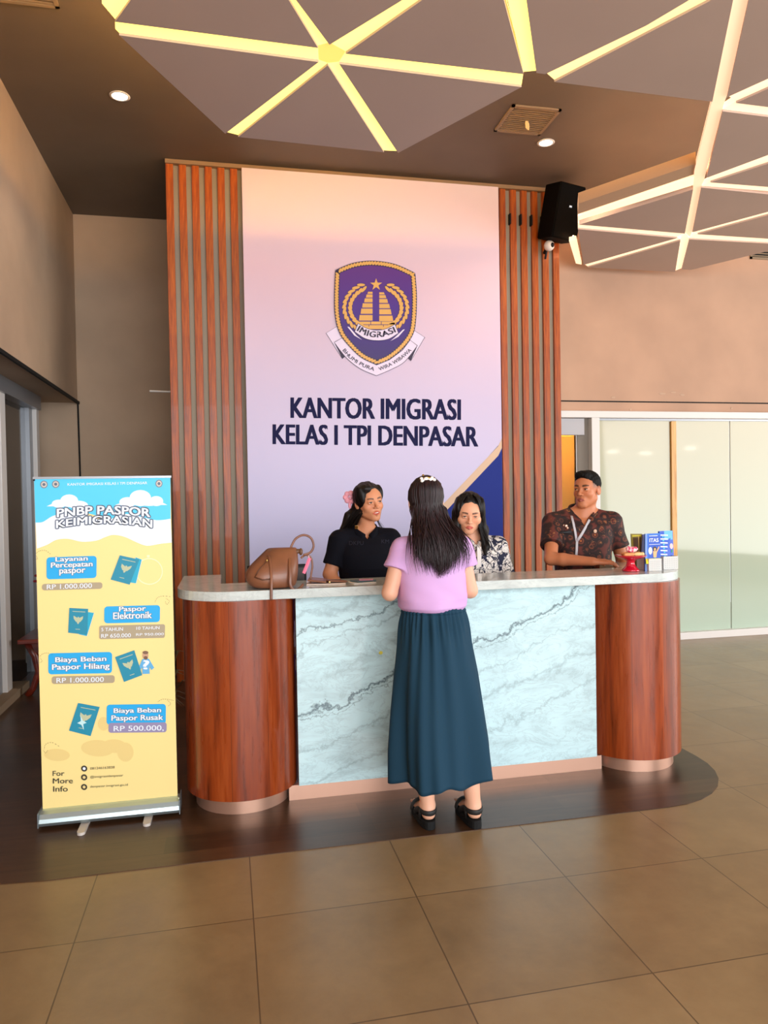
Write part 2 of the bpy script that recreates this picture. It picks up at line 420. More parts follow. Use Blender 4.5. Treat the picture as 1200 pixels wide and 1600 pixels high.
# entrance to the small office: dark jamb, pale head rail, swing leaf, glowing room behind
struct(MB().box(3.345, 3.462, YR+0.02, YR+0.09, 0, 2.205).build('trim_10', m_plaster('jamb_grey', (128, 118, 108))))
struct(MB().box(2.97, 3.40, YR-0.02, YR+0.04, 2.04, 2.20).build('trim_11', mat('pale_rail', (176, 172, 176), 0.4), bevel=0.003))
dm = mat('clear_pane', (235, 240, 240), 0.03, trans=1.0); dm.node_tree.nodes['Principled BSDF'].inputs['IOR'].default_value = 1.02
d = struct(MB().box(2.98, 3.34, YR+0.04, YR+0.05, 0.02, 2.03).build('door_1', dm))
struct(MB().box(3.335, 3.345, YR+0.03, YR+0.06, 0.0, 2.04).build('trim_12', MT['white']))
om = mat('amber_room_paint', (240, 190, 110), 0.7)
rm = MB().box(2.6, 5.0, 8.55, 8.6, 0, 2.6).box(3.64, 3.70, YR+0.14, 8.55, 0, 2.6).box(2.98, 5.0, YR+0.14, 8.6, 2.5, 2.56)
struct(rm.build('wall_office', om))
struct(MB().box(3.02, 3.08, 8.50, 8.55, 0, 2.1).build('trim_13', MT['teak']))
ol = tag(MB().lathe([(0.0, 2.497), (0.09, 2.497), (0.09, 2.485), (0.0, 2.485)], (3.30, 7.5, 0), 20).build('office_downlight', mat('lamp_amber', (255, 220, 160), 0.5, emit=(255, 190, 100), es=150)),
    'small round ceiling lamp glowing in the amber office behind the man', 'ceiling lamp')

# ---- left: glazed doors in the recess
def frame_post(name, y0, y1):
    return struct(MB().box(-1.72, -1.62, y0, y1, 0.06, 2.42).build(name, MT['white'], bevel=0.004))
frame_post('trim_14', 5.93, 6.06); frame_post('trim_15', 7.0, 7.09)
frame_post('trim_16', 4.30, 4.40)
struct(MB().box(-1.72, -1.60, 4.2, 7.09, 2.30, 2.42).build('trim_17', MT['alu']))
struct(MB().box(-1.74, -1.56, 4.2, 6.30, 0.0, 0.06).build('trim_18', m_plaster('stone_sill', (150, 128, 104))))
struct(MB().box(-1.70, -1.69, 4.40, 5.93, 0.06, 2.30).build('window_6', MT['darkglass']))
struct(MB().box(-1.70, -1.69, 6.06, 7.0, 0.0, 2.30).build('window_7', MT['darkglass']))
struct(MB().box(-1.69, -1.655, 5.80, 5.93, 0.06, 2.30).build('trim_19', MT['alu']))
struct(MB().box(-1.69, -1.655, 6.90, 7.0, 0.0, 2.30).build('trim_20', MT['alu']))
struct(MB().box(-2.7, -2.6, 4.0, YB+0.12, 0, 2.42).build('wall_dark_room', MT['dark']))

# ================================================================== SLAT WALL
sw = tag(empty('slat_wall', (1.27, YS, 0)), 'tall feature wall of vertical orange-brown timber slats behind the counter', 'slat wall')
pitch = 0.1008; first = None; n = 0
xs = [-0.418+pitch*k for k in range(34)]
for i, x in enumerate(xs):
    if first is None:
        first = MB().box(x, x+0.058, YS-0.032, YS-0.004, 0.0, 4.165).build('slat', MT['slat'], parent=sw, bevel=0.002, seg=1)
    else:
        o = first.copy(); COL.objects.link(o); o.location.x = x-xs[0]
MB().box(-0.42, 2.97, YS-0.004, YS-0.0005, 0, 4.199).build('backing', mat('slat_backing', (150, 138, 120), 0.6), parent=sw)
MB().box(-0.42, 2.97, YS-0.05, YS-0.004, 4.165, 4.197).build('head_rail', mat('head_rail_paint', (150, 118, 84), 0.6), parent=sw)
# small dark clip blocks between the slats at the right
cb = MB()
for k in (29, 30, 31, 32): cb.box(xs[k]-0.012, xs[k], YS-0.05, YS-0.01, 3.86, 3.95)
cb.build('clips', MT['blackm'], parent=sw)
# thin white rod sticking out of the wall
tag(MB().tube([(-0.62, 6.6, 2.415), (-0.42, 6.6, 2.41)], 0.008, 8).build('white_rod', MT['white']), 'thin white rod poking out of the left flank of the slat wall', 'rod')

# ================================================================== CEILING PANELS
PZ = 3.60; PT = 0.05
PANELS = [
 ('left corner of the star, pointing at the slat wall corner', [(-0.434, 3.576), (0.488, 3.616), (0.04, 4.414)]),
 ('lower middle of the star, above the left of the sign board', [(0.114, 4.44), (0.535, 3.635), (1.0, 4.478)]),
 ('lower right of the star, beside the square vent', [(1.088, 4.471), (0.589, 3.614), (1.557, 3.643)]),
 ('right of the star, above the strip that ends by the vent', [(1.521, 3.531), (0.607, 3.526), (0.87, 3.088), (1.07, 2.74), (1.15, 2.914)]),
 ('at the very top of the photo, above the star centre', [(0.521, 3.471), (0.82, 3.057), (1.0, 2.75), (0.05, 2.75), (0.314, 3.153)]),
 ('upper left of the star', [(-0.438, 3.48), (0.471, 3.505), (0.297, 3.176), (0.05, 2.78), (-0.1, 2.82), (-0.34, 3.296)]),
 ('between the two yellow strips right of the star', [(1.581, 3.509), (1.63, 3.511), (1.923, 3.066), (2.045, 2.80), (2.04, 2.72), (1.16, 2.72)]),
 ('large one left of the long pink strip, touching the dark ceiling', [(1.706, 3.568), (2.648, 3.59), (2.13, 2.72), (2.10, 2.74), (2.104, 2.862)]),
 ('top right, right of the long pink strip', [(2.245, 2.788), (2.698, 3.535), (2.791, 3.339), (3.15, 2.70), (2.20, 2.70)]),
 ('slim one at the right edge between the two upper spokes', [(2.786, 3.578), (2.941, 3.248), (3.24, 2.76), (3.70, 3.60)]),
 ('kite shaped one at the right edge below the upper spokes', [(2.771, 3.669), (3.238, 4.458), (3.512, 3.882), (3.64, 3.69)]),
 ('right edge, between the two middle spokes', [(3.311, 4.517), (3.76, 3.76), (4.20, 4.51)]),
 ('right edge, under the middle spokes', [(3.302, 4.603), (3.788, 5.401), (4.268, 4.64)]),
 ('right edge, between the two lowest spokes', [(3.859, 5.434), (4.33, 4.68), (4.80, 5.43)]),
 ('lowest one at the right edge, over the wall grille', [(3.865, 5.554), (4.304, 6.309), (4.40, 6.309), (4.86, 5.53)]),
 ('left of the pink strip junction, beside the speaker', [(2.778, 5.398), (3.743, 5.438), (3.264, 4.642)]),
 ('just right of the speaker, pointing away', [(2.814, 5.49), (3.743, 5.544), (3.299, 6.332)]),
 ('lowest one right of the speaker', [(3.372, 6.397), (3.808, 5.595), (4.291, 6.391)]),
]
for i, (where, p) in enumerate(PANELS):
    a = sum(p[k][0]*p[(k+1) % len(p)][1]-p[(k+1) % len(p)][0]*p[k][1] for k in range(len(p)))
    if a < 0: p = p[::-1]
    o = MB().prism(p, PZ, PZ+PT).build('ceiling_panel', MT['panel'])
    tag(o, 'suspended grey ceiling panel, '+where, 'ceiling panel', 'suspended triangular ceiling panels')
STRIPS = [
 ('y', 'left spoke of the yellow star', [(-0.439, 3.494), (-0.447, 3.55), (-0.434, 3.576), (0.488, 3.616), (0.471, 3.505)]),
 ('y', 'lower left spoke of the yellow star', [(0.04, 4.414), (0.114, 4.44), (0.535, 3.635), (0.488, 3.616)]),
 ('y', 'lower right spoke of the yellow star', [(1.0, 4.478), (1.088, 4.471), (0.589, 3.614), (0.535, 3.635)]),
 ('y', 'right spoke of the yellow star', [(1.557, 3.643), (1.521, 3.531), (0.607, 3.526), (0.589, 3.614)]),
 ('y', 'upper right spoke of the yellow star', [(0.607, 3.526), (0.87, 3.088), (1.07, 2.74), (1.0, 2.75), (0.82, 3.057), (0.521, 3.471)]),
 ('y', 'upper left spoke of the yellow star', [(0.521, 3.471), (0.314, 3.153), (0.05, 2.75), (0.05, 2.78), (0.297, 3.176), (0.471, 3.505)]),
 ('h', 'small six sided hub in the centre of the yellow star', [(0.471, 3.505), (0.521, 3.471), (0.607, 3.526), (0.589, 3.614), (0.535, 3.635), (0.488, 3.616)]),
 ('y', 'short steep yellow strip right of the star', [(1.521, 3.531), (1.581, 3.509), (1.16, 2.72), (1.07, 2.74)]),
 ('y2', 'long yellow strip rising to the top right', [(1.63, 3.511), (1.706, 3.568), (2.104, 2.862), (2.10, 2.74), (2.045, 2.80), (1.923, 3.066)]),
 ('y', 'short yellow piece in the top left corner of the cluster', [(-0.438, 3.48), (-0.34, 3.296), (-0.1, 2.82), (-0.16, 2.80), (-0.478, 3.382)]),
 ('y', 'straight one added out of view to light the left wall', [(-0.62, 2.55), (-0.54, 2.55), (-0.54, 1.1), (-0.62, 1.1)]),  # unseen strip added to light the left wall
 ('y', 'second one added out of view to light the left wall', [(0.56, 2.05), (0.64, 2.05), (0.64, 0.6), (0.56, 0.6)]),  # another unseen strip, added for the same wash of light
 ('p2', 'upper stretch of the long pink strip', [(2.648, 3.59), (2.747, 3.632), (2.698, 3.535), (2.245, 2.788), (2.20, 2.70), (2.13, 2.72)]),
 ('p2', 'middle stretch of the long pink strip', [(2.648, 3.59), (3.105, 4.401), (3.26, 4.515), (2.771, 3.669), (2.747, 3.632)]),
 ('p2', 'stretch of the long pink strip under the middle junction', [(3.105, 4.401), (3.264, 4.642), (3.743, 5.438), (3.851, 5.526), (3.788, 5.401), (3.302, 4.603), (3.26, 4.515)]),
 ('p', 'lowest stretch of the long pink strip', [(3.743, 5.438), (3.808, 5.595), (4.291, 6.391), (4.304, 6.309), (3.865, 5.554)]),
 ('p', 'upper of the two spokes at the top right edge', [(2.698, 3.535), (2.786, 3.578), (2.941, 3.248), (2.846, 3.143)]),
 ('p', 'lower of the two spokes at the top right edge', [(2.786, 3.578), (2.771, 3.669), (3.64, 3.69), (3.70, 3.60)]),
 ('p', 'upper of the two middle spokes at the right edge', [(3.238, 4.458), (3.311, 4.517), (3.69, 3.88), (3.60, 3.77)]),
 ('p', 'lower of the two middle spokes at the right edge', [(3.311, 4.517), (3.302, 4.603), (4.268, 4.600), (4.20, 4.51)]),
 ('p', 'upper of the two lowest spokes at the right edge', [(3.788, 5.401), (3.859, 5.434), (4.33, 4.72), (4.268, 4.66)]),
 ('p', 'lower of the two lowest spokes at the right edge', [(3.859, 5.434), (3.865, 5.554), (4.86, 5.53), (4.80, 5.43)]),
 ('p', 'thin strip running level from the speaker', [(2.768, 5.4), (2.814, 5.49), (3.743, 5.544), (3.743, 5.438)]),
 ('p', 'slanted strip nearest the right wall', [(3.299, 6.332), (3.372, 6.397), (3.808, 5.595), (3.743, 5.544)]),
 ('p', 'short upright strip under the speaker', [(2.93, 5.75), (3.292, 6.36), (3.225, 6.34), (2.885, 5.79)]),
 ('p', 'slanted cove strip between the dark ceiling and the pink cluster', [(2.700, 5.265), (2.742, 5.349), (3.237, 4.604), (3.16, 4.48)]),
]
LM = {
 'y': mat('led_yellow', (255, 240, 170), 0.6, emit=(255, 224, 112), es=1.4),
 'y2': mat('led_pale_yellow', (255, 235, 180), 0.6, emit=(255, 220, 140), es=1.05),
 'h': mat('led_hub', (250, 220, 130), 0.6, emit=(252, 208, 96), es=0.75),
 'p': mat('led_pink', (255, 230, 200), 0.6, emit=(255, 220, 182), es=0.85),
 'p2': mat('led_pink_soft', (255, 225, 195), 0.6, emit=(250, 202, 162), es=0.68)}
LT = mat('led_tape_up', (255, 220, 160), 0.6, emit=(255, 198, 104), es=190)
LT2 = mat('led_tape_pink', (255, 220, 190), 0.6, emit=(255, 206, 160), es=13)
LT3 = mat('led_tape_mid', (255, 220, 180), 0.6, emit=(255, 198, 110), es=70)
for kind, where, p in STRIPS:
    a = sum(p[k][0]*p[(k+1) % len(p)][1]-p[(k+1) % len(p)][0]*p[k][1] for k in range(len(p)))
    if a < 0: p = p[::-1]
    o = MB().prism(p, PZ+0.012, PZ+PT-0.004).build('light_strip', LM[kind])
    tag(o, 'glowing ceiling light strip, '+where, 'light strip', 'glowing strips between the ceiling panels')
    # the bare tape that washes the ceiling above
    P = [Vector((q[0], q[1], 0)) for q in p]
    if kind == 'h' or len(p) < 4: continue
    best = max(((P[i]-P[j]).length, i, j) for i in range(len(P)) for j in range(i))
    A, B = P[best[1]], P[best[2]]; dv = (B-A).normalized(); c = sum(P, Vector())/len(P)
    A = c+dv*(dv.dot(A-c))*0.86; B = c+dv*(dv.dot(B-c))*0.86
    tp = MB().box(-0.5*(B-A).length, 0.5*(B-A).length, -0.006, 0.006, 0, 0.014).build('led_tape', (LT3 if ('right' in where and 'lower right' not in where) else LT) if kind[0] == 'y' else LT2, parent=o, local=True)
    tp.location = ((A+B)/2+Vector((0, 0, PZ+PT+0.002))); tp.rotation_euler = (0, 0, math.atan2(dv.y, dv.x))
# cove edge beams of the pink cluster along the dark ceiling
cp = [(2.600, 5.06), (2.690, 5.25), (3.15, 4.46), (3.06, 4.32)]
tag(MB().prism(cp[::-1], PZ+0.02, PZ+0.10).build('cove_beam', mat('cove_paint', (196, 160, 128), 0.6)), 'stepped beige cove beam edging the pink lit ceiling cluster', 'cove beam')

# ---- vents, downlights
def vent(loc, w, dpt, label, rz=0.0, wall=False):
    e = tag(empty('ceiling_vent', loc, rz), label, 'vent')
    f = MB(); t_ = 0.022
    for (a, b, c, d) in ((-w/2, w/2, -dpt/2, -dpt/2+t_), (-w/2, w/2, dpt/2-t_, dpt/2), (-w/2, -w/2+t_, -dpt/2, dpt/2), (w/2-t_, w/2, -dpt/2, dpt/2)):
        f.box(a, b, c, d, -0.012, 0)
    f.build('frame', MT['grille'], e, local=True)
    MB().box(-w/2+t_, w/2-t_, -dpt/2+t_, dpt/2-t_, -0.002, -0.0005).build('backing', MT['dark'], e, local=True)
    s_ = MB(); nb = int((dpt-2*t_)/0.024)
    for k in range(nb):
        y = -dpt/2+t_+(k+0.5)*(dpt-2*t_)/nb; s_.box(-w/2+t_, w/2-t_, y-0.005, y+0.005, -0.010, -0.003)
    s_.build('louvres', MT['grille'], e, local=True)
    if wall: e.rotation_euler = (math.radians(-90), 0, 0)
    return e
v1 = vent((2.20, 5.06, H), 0.37, 0.37, 'square slatted ceiling vent beside the lit downlight, above the sign board')
MB().ell((0, 0, -0.03), (0.014, 0.004, 0.04), 8).ell((0.012, 0.003, -0.045), (0.01, 0.003, 0.03), 8).build('tissue', mat('tissue', (240, 200, 140), 0.8), v1, local=True)
vent((-1.02, 4.22, H), 0.36, 0.32, 'slatted ceiling vent cut off by the top left corner of the photo')
g = at(1186, 398, Y=YR)
vent((g.x+0.2, YR-0.001, g.z+0.01), 0.62, 0.12, 'long slatted grille high on the right wall under the last panel', wall=True)
def downlight(loc, label):
    e = tag(empty('downlight', loc), label, 'downlight')
    MB().lathe([(0.062, -0.001), (0.068, -0.006), (0.052, -0.010), (0.05, -0.004)], (0, 0, 0), 24).build('ring', MT['white'], e, local=True, smooth=True)
    MB().lathe([(0.0, -0.003), (0.05, -0.003), (0.05, -0.006), (0.0, -0.007)], (0, 0, 0), 24).build('lens', mat('lens_lit', (255, 250, 235), 0.4, emit=(255, 246, 226), es=12), e, local=True)
    l = bpy.data.lights.new('downlight_beam', 'SPOT'); l.energy = 28; l.spot_size = math.radians(110); l.spot_blend = 0.8; l.color = (1, 0.86, 0.66); l.shadow_soft_size = 0.05
    o = bpy.data.objects.new('beam', l); COL.objects.link(o); o.parent = e; o.location = (0, 0, -0.03)
downlight((-0.642, 5.247, H), 'small round lit downlight in the ceiling left of the star')
downlight((2.482, 5.35, H), 'small round lit downlight just below the square vent')

# ================================================================== SIGN BOARD
YP = 6.085
bd = tag(empty('sign_board', (1.27, YP, 0.3)), 'tall pale lilac sign board with purple crest and KANTOR IMIGRASI lettering', 'sign board')
pA = at(377.5, 262, Y=YP); pB = at(778.5, 292, Y=YP)
BX0, BX1, BZ1 = pA.x, pB.x, (pA.z+pB.z)/2
pm = mat('board_print_lit', (226, 214, 230), 0.45)
t = NT(pm); z = t.sep(t.co())[2]
t.color(t.ramp(t.math('DIVIDE', z, 4.2), [(0.25, (196, 194, 232)), (0.55, (208, 190, 218)), (0.8, (228, 190, 200)), (1.0, (232, 208, 208))]))  # lilac print; warm LED light put in as pink towards the top
MB().box(BX0, BX1, YP, YS-0.033, 0.25, BZ1).build('board', pm, bd)
NAVY = mat('print_navy', (20, 20, 66), 0.6, spec=0.15); PURP = mat('print_purple', (84, 30, 150), 0.45); GOLD = mat('print_gold', (226, 168, 84), 0.45)
PLILAC = mat('print_lilac', (236, 218, 240), 0.5); BLUE = mat('print_blue', (12, 36, 128), 0.5, spec=0.2); PGOLD = mat('print_sand', (216, 180, 150), 0.5); INK = mat('print_ink', (44, 22, 56), 0.5)
t = NT(PURP); z = t.sep(t.co())[2]
t.color(t.ramp(t.math('DIVIDE', t.math('SUBTRACT', z, 2.5), 1.0), [(0.1, (44, 12, 96)), (0.55, (68, 20, 132)), (0.95, (94, 28, 118))]))
def fnP(u, v):
    p = at(u, v, Y=YP); p.x = min(p.x, BX1-0.0005); return p
A = Art(fnP, (0, -1, 0), 0.0008)
A.text('KANTOR IMIGRASI', 455, 621, 719, 653, NAVY, 0.026, 0.012)
A.text('KELAS I TPI DENPASAR', 427, 663, 746, 694, NAVY, 0.026, 0.012)
A.build('lettering', bd)
A = Art(fnP, (0, -1, 0), 0.0008)
A.poly([(778.5, 711), (800, 690), (800, 1060), (450, 1060), (634, 864)], BLUE)
A.poly([(778.5, 697), (790, 685), (790, 700), (778.5, 712), (448, 1062), (432, 1062)], PGOLD)
A.build('corner_stripe', bd)
# crest
def ez(x, y): return (480+x/5.4545, 390+y/5.4545)
fnE = lambda u, v: at(*ez(u, v), Y=YP)
A = Art(fnE, (0, -1, 0), 0.0010)
def bez(pts, n=14):
    out = []
    for i in range(len(pts)-1):
        p0 = Vector(pts[max(i-1, 0)]); p1 = Vector(pts[i]); p2 = Vector(pts[i+1]); p3 = Vector(pts[min(i+2, len(pts)-1)])
        for k in range(n):
            t = k/n; out.append(tuple(0.5*((2*p1)+(p2-p0)*t+(2*p0-5*p1+4*p2-p3)*t*t+(3*p1-p0-3*p2+p3)*t**3)))
    out.append(tuple(pts[-1])); return out
top = bez([(258, 190), (400, 135), (560, 118), (740, 145), (900, 215)])
rt = bez([(900, 215), (912, 400), (905, 600), (880, 720), (800, 830), (690, 920), (590, 962)])
lf = bez([(590, 962), (470, 905), (360, 800), (290, 700), (255, 560), (250, 380), (258, 190)])
shield = top[:-1]+rt[:-1]+lf[:-1]
# back ribbons
A.layer(0)
def outline(poly, m, w=4): A.line(poly, w, m, True)
for poly in ([(160, 712), (262, 650), (330, 800), (300, 932)], [(1002, 748), (905, 685), (850, 800), (882, 950)]):
    A.layer(0).poly(poly, PLILAC); A.layer(1); outline(poly, INK)
for poly in ([(230, 792), (300, 755), (330, 905), (300, 932)], [(938, 820), (880, 775), (860, 930), (882, 950)]):
    A.layer(2).poly(poly, INK)
rib = [(230, 792)]+[(300, 752), (380, 850), (480, 930), (590, 985), (700, 940), (810, 860), (876, 772), (938, 820)]+bez([(938, 820), (830, 955), (720, 1020), (590, 1076)], 8)+bez([(590, 1076), (450, 1015), (330, 920), (230, 792)], 8)[1:-1]
A.layer(3).poly(rib, PLILAC); A.layer(4); outline(rib, INK)
A.layer(5).text('BHUMI PURA', 0, 0, 0, 0, INK, 0.012, path=[(300, 862), (345, 918), (410, 966), (480, 1004), (566, 1036)], h=30)
A.layer(5).text('WIRA WIBAWA', 0, 0, 0, 0, INK, 0.012, path=[(616, 1034), (690, 1004), (760, 968), (830, 918), (890, 862)], h=30)
A.layer(6).poly(shield, PURP)
A.layer(7).line(shield, 42, INK, True)
# rope: slanted beads all the way round
per = []
for i in range(len(shield)):
    a = Vector(shield[i]); b = Vector(shield[(i+1) % len(shield)]); L = (b-a).length
    m_ = max(1, int(L/3))
    for k in range(m_): per.append(a.lerp(b, k/m_))
acc = 0; nb = 0
for i in range(len(per)):
    a, b = per[i], per[(i+1) % len(per)]; acc += (b-a).length
    if acc >= 23:
        acc = 0; d = (b-a).normalized(); ang = math.atan2(d.y, d.x)
        A.layer(8).disc((a.x, a.y), 22, 10.5, GOLD, 10, ang-0.75)
# wreath of paired leaves
for sgn in (-1, 1):
    c0 = (583, 500)
    for k in range(13):
        th = math.radians(118+k*11.2) if sgn < 0 else math.radians(62-k*11.2)
        for rr, da in ((268, 0.42), (218, -0.42)):
            rx = rr; ry = rr*0.83
            x = c0[0]+rx*math.cos(th); y = c0[1]-ry*math.sin(th)
            tx, ty = -rx*math.sin(th), -ry*math.cos(th); ang = math.atan2(ty, tx)
            A.layer(8).disc((x, y), 39, 15, INK, 10, ang+da*sgn*-1)
            A.layer(9).disc((x, y), 35, 12.5, GOLD, 10, ang+da*sgn*-1)
st = []
for k in range(10):
    r_ = 54 if k % 2 == 0 else 21; a_ = -PI/2+k*PI/5; st.append((585+r_*math.cos(a_), 302+r_*math.sin(a_)))
A.layer(10).poly(st, GOLD)
# split gate: stepped tiers
tiers = [(362, 380, 515, 555), (385, 412, 502, 555), (418, 452, 487, 555), (460, 497, 470, 555), (505, 550, 457, 555), (560, 608, 443, 555)]
for y0, y1, xa, xb in tiers:
    A.layer(9).poly([(xa+2, y0), (xb, y0), (xb, y1), (xa-4, y1)], GOLD)
    xm = 1168-xa
    A.layer(9).poly([(612, y0+5), (xm-2, y0+5), (xm+6, y1+5), (612, y1+5)], GOLD)
for y0, y1, cuts in ((616, 640, (428, 540, 630, 748)), (645, 680, (470, 525, 648, 720))):
    for a, b in zip(cuts[:-1], cuts[1:]): A.layer(9).poly([(a+2, y0), (b-3, y0), (b-3, y1), (a+2, y1)], GOLD)
ar = bez([(432, 632), (500, 672), (585, 690), (670, 678), (745, 640)], 6); br = bez([(775, 715), (690, 765), (590, 778), (490, 760), (402, 702)], 6)
A.layer(10).poly([(340, 660), (355, 660), (420, 735), (465, 772), (400, 735)], PLILAC)
A.layer(10).poly([(830, 682), (815, 684), (750, 745), (706, 782), (775, 745)], PLILAC)
A.layer(11).poly(ar+br, PLILAC); A.layer(12).line(ar+br, 4, INK, True)
A.layer(13).text('IMIGRASI', 0, 0, 0, 0, INK, 0.03, path=[(420, 694), (480, 730), (540, 748), (600, 752), (670, 742), (752, 706)], h=50)
A.build('crest', bd)

# ================================================================== SPEAKER + CAMERA
def R3(x=0, y=0, z=0): return Euler((math.radians(x), math.radians(y), math.radians(z))).to_matrix()
SPK = mat('speaker_black', (3, 2, 2), 0.7, spec=0.08)
sp = tag(empty('loudspeaker', (2.93, 6.0, 3.9)), 'black box loudspeaker tilted down at the top right corner of the slat wall', 'loudspeaker')
Rm = R3(14, 3, 12); c = at(879, 333, Y=5.93)
MB().box(c.x-0.135, c.x+0.135, c.y-0.09, c.y+0.13, c.z-0.225, c.z+0.225, R=Rm, c=c).build('cabinet', SPK, sp, bevel=0.012)
gm = MB().box(c.x-0.125, c.x+0.125, c.y-0.098, c.y-0.089, c.z-0.215, c.z+0.215, R=Rm, c=c).build('grille', SPK, sp, bevel=0.004)
MB().box(c.x-0.012, c.x+0.014, c.y-0.101, c.y-0.097, c.z+0.035, c.z+0.05, R=Rm, c=c).build('badge', MT['chrome'], sp)
MB().box(c.x-0.03, c.x+0.03, c.y+0.10, YS-0.05, c.z-0.10, c.z-0.04).build('bracket', MT['black'], sp)
cc = at(858, 384, Y=6.03)
cm = tag(empty('security_camera', cc), 'small white dome security camera hanging under the loudspeaker', 'camera')
MB().ell(cc, (0.046, 0.046, 0.046), 20).build('dome', mat('camera_white', (232, 220, 210), 0.3), cm, smooth=True)
MB().ell(cc+Vector((0.012, -0.034, -0.004)), (0.021, 0.018, 0.021), 16).build('lens', MT['black'], cm, smooth=True)
MB().tube([cc+Vector((0, 0.03, -0.01)), cc+Vector((0, 0.096, -0.03))], 0.016, 10).tube([cc+Vector((0, 0.05, -0.02)), cc+Vector((0, 0.08, -0.09))], 0.01, 8).build('mount', MT['black'], cm)

# ================================================================== COUNTER
ct = tag(empty('reception_counter', (1.12, 3.7, 0)), 'long reception counter with white marble front and rounded timber columns', 'counter')
ZT0, ZT1 = 1.0, 1.044
def arcp(cx, cy, r, a0, a1, n=14): return [(cx+r*math.cos(math.radians(a0+(a1-a0)*k/n)), cy+r*math.sin(math.radians(a0+(a1-a0)*k/n))) for k in range(n+1)]
top = arcp(0.04, 3.72, 0.28, 180, 270)+arcp(2.16, 3.72, 0.28, 270, 360)+[(2.44, 4.25), (2.20, 4.25), (2.20, 3.80), (-0.035, 3.80), (-0.035, 4.27), (-0.24, 4.27)]
MB().prism(top, ZT0, ZT1).build('worktop', MT['marble_top'], ct, bevel=0.006)
MB().box(0.318, 1.892, 3.55, 3.60, 0.075, ZT0).build('marble_front', MT['marble'], ct)
MB().box(0.270, 1.925, 3.562, 3.60, 0.003, 0.075).build('plinth', MT['copper'], ct)
for (cx, r, nm, w) in ((0.055, 0.268, 'left', 1), (2.160, 0.272, 'right', 1)):
    outer = arcp(cx, 3.69, r, 180, 360, 26)
    o = MB().prism(outer+[(cx+r, 4.22 if cx > 1 else 3.80), (cx-r if cx < 1 else 2.20, 4.22)] if cx > 1 else arcp(cx, 3.69, r, 180, 360, 26)+[(cx+r, 3.78), (-0.035, 3.78), (-0.035, 4.22), (cx-r, 4.22)], 0.078, ZT0).build('timber_column', MT['col'], ct, auto=30)
    rb = r-0.042
    p2 = arcp(cx, 3.69, rb, 180, 360, 26)+([(cx+rb, 3.76), (-0.05, 3.76), (-0.05, 4.2), (cx-rb, 4.2)] if cx < 1 else [(cx+rb, 4.2), (2.22, 4.2), (2.22, 3.9), (cx-rb, 3.9)])
    MB().prism(p2, 0.003, 0.078).build('copper_base', MT['copper'], ct, auto=30)
MB().box(0.32, 1.9, 3.60, 3.63, 0.01, ZT0).box(-0.03, 2.2, 3.63, 4.00, 0.70, 0.735).build('work_desk', MT['col'], ct)
# small marks on the marble front
b = at(595, 1020, Y=3.549)
tag(MB().ell((b.x, 3.549, b.z), (0.010, 0.0015, 0.009), 10).build('sticker', mat('yellow_sticker', (214, 200, 70), 0.5)), 'tiny yellow sticker on the marble front left of the customer', 'sticker')

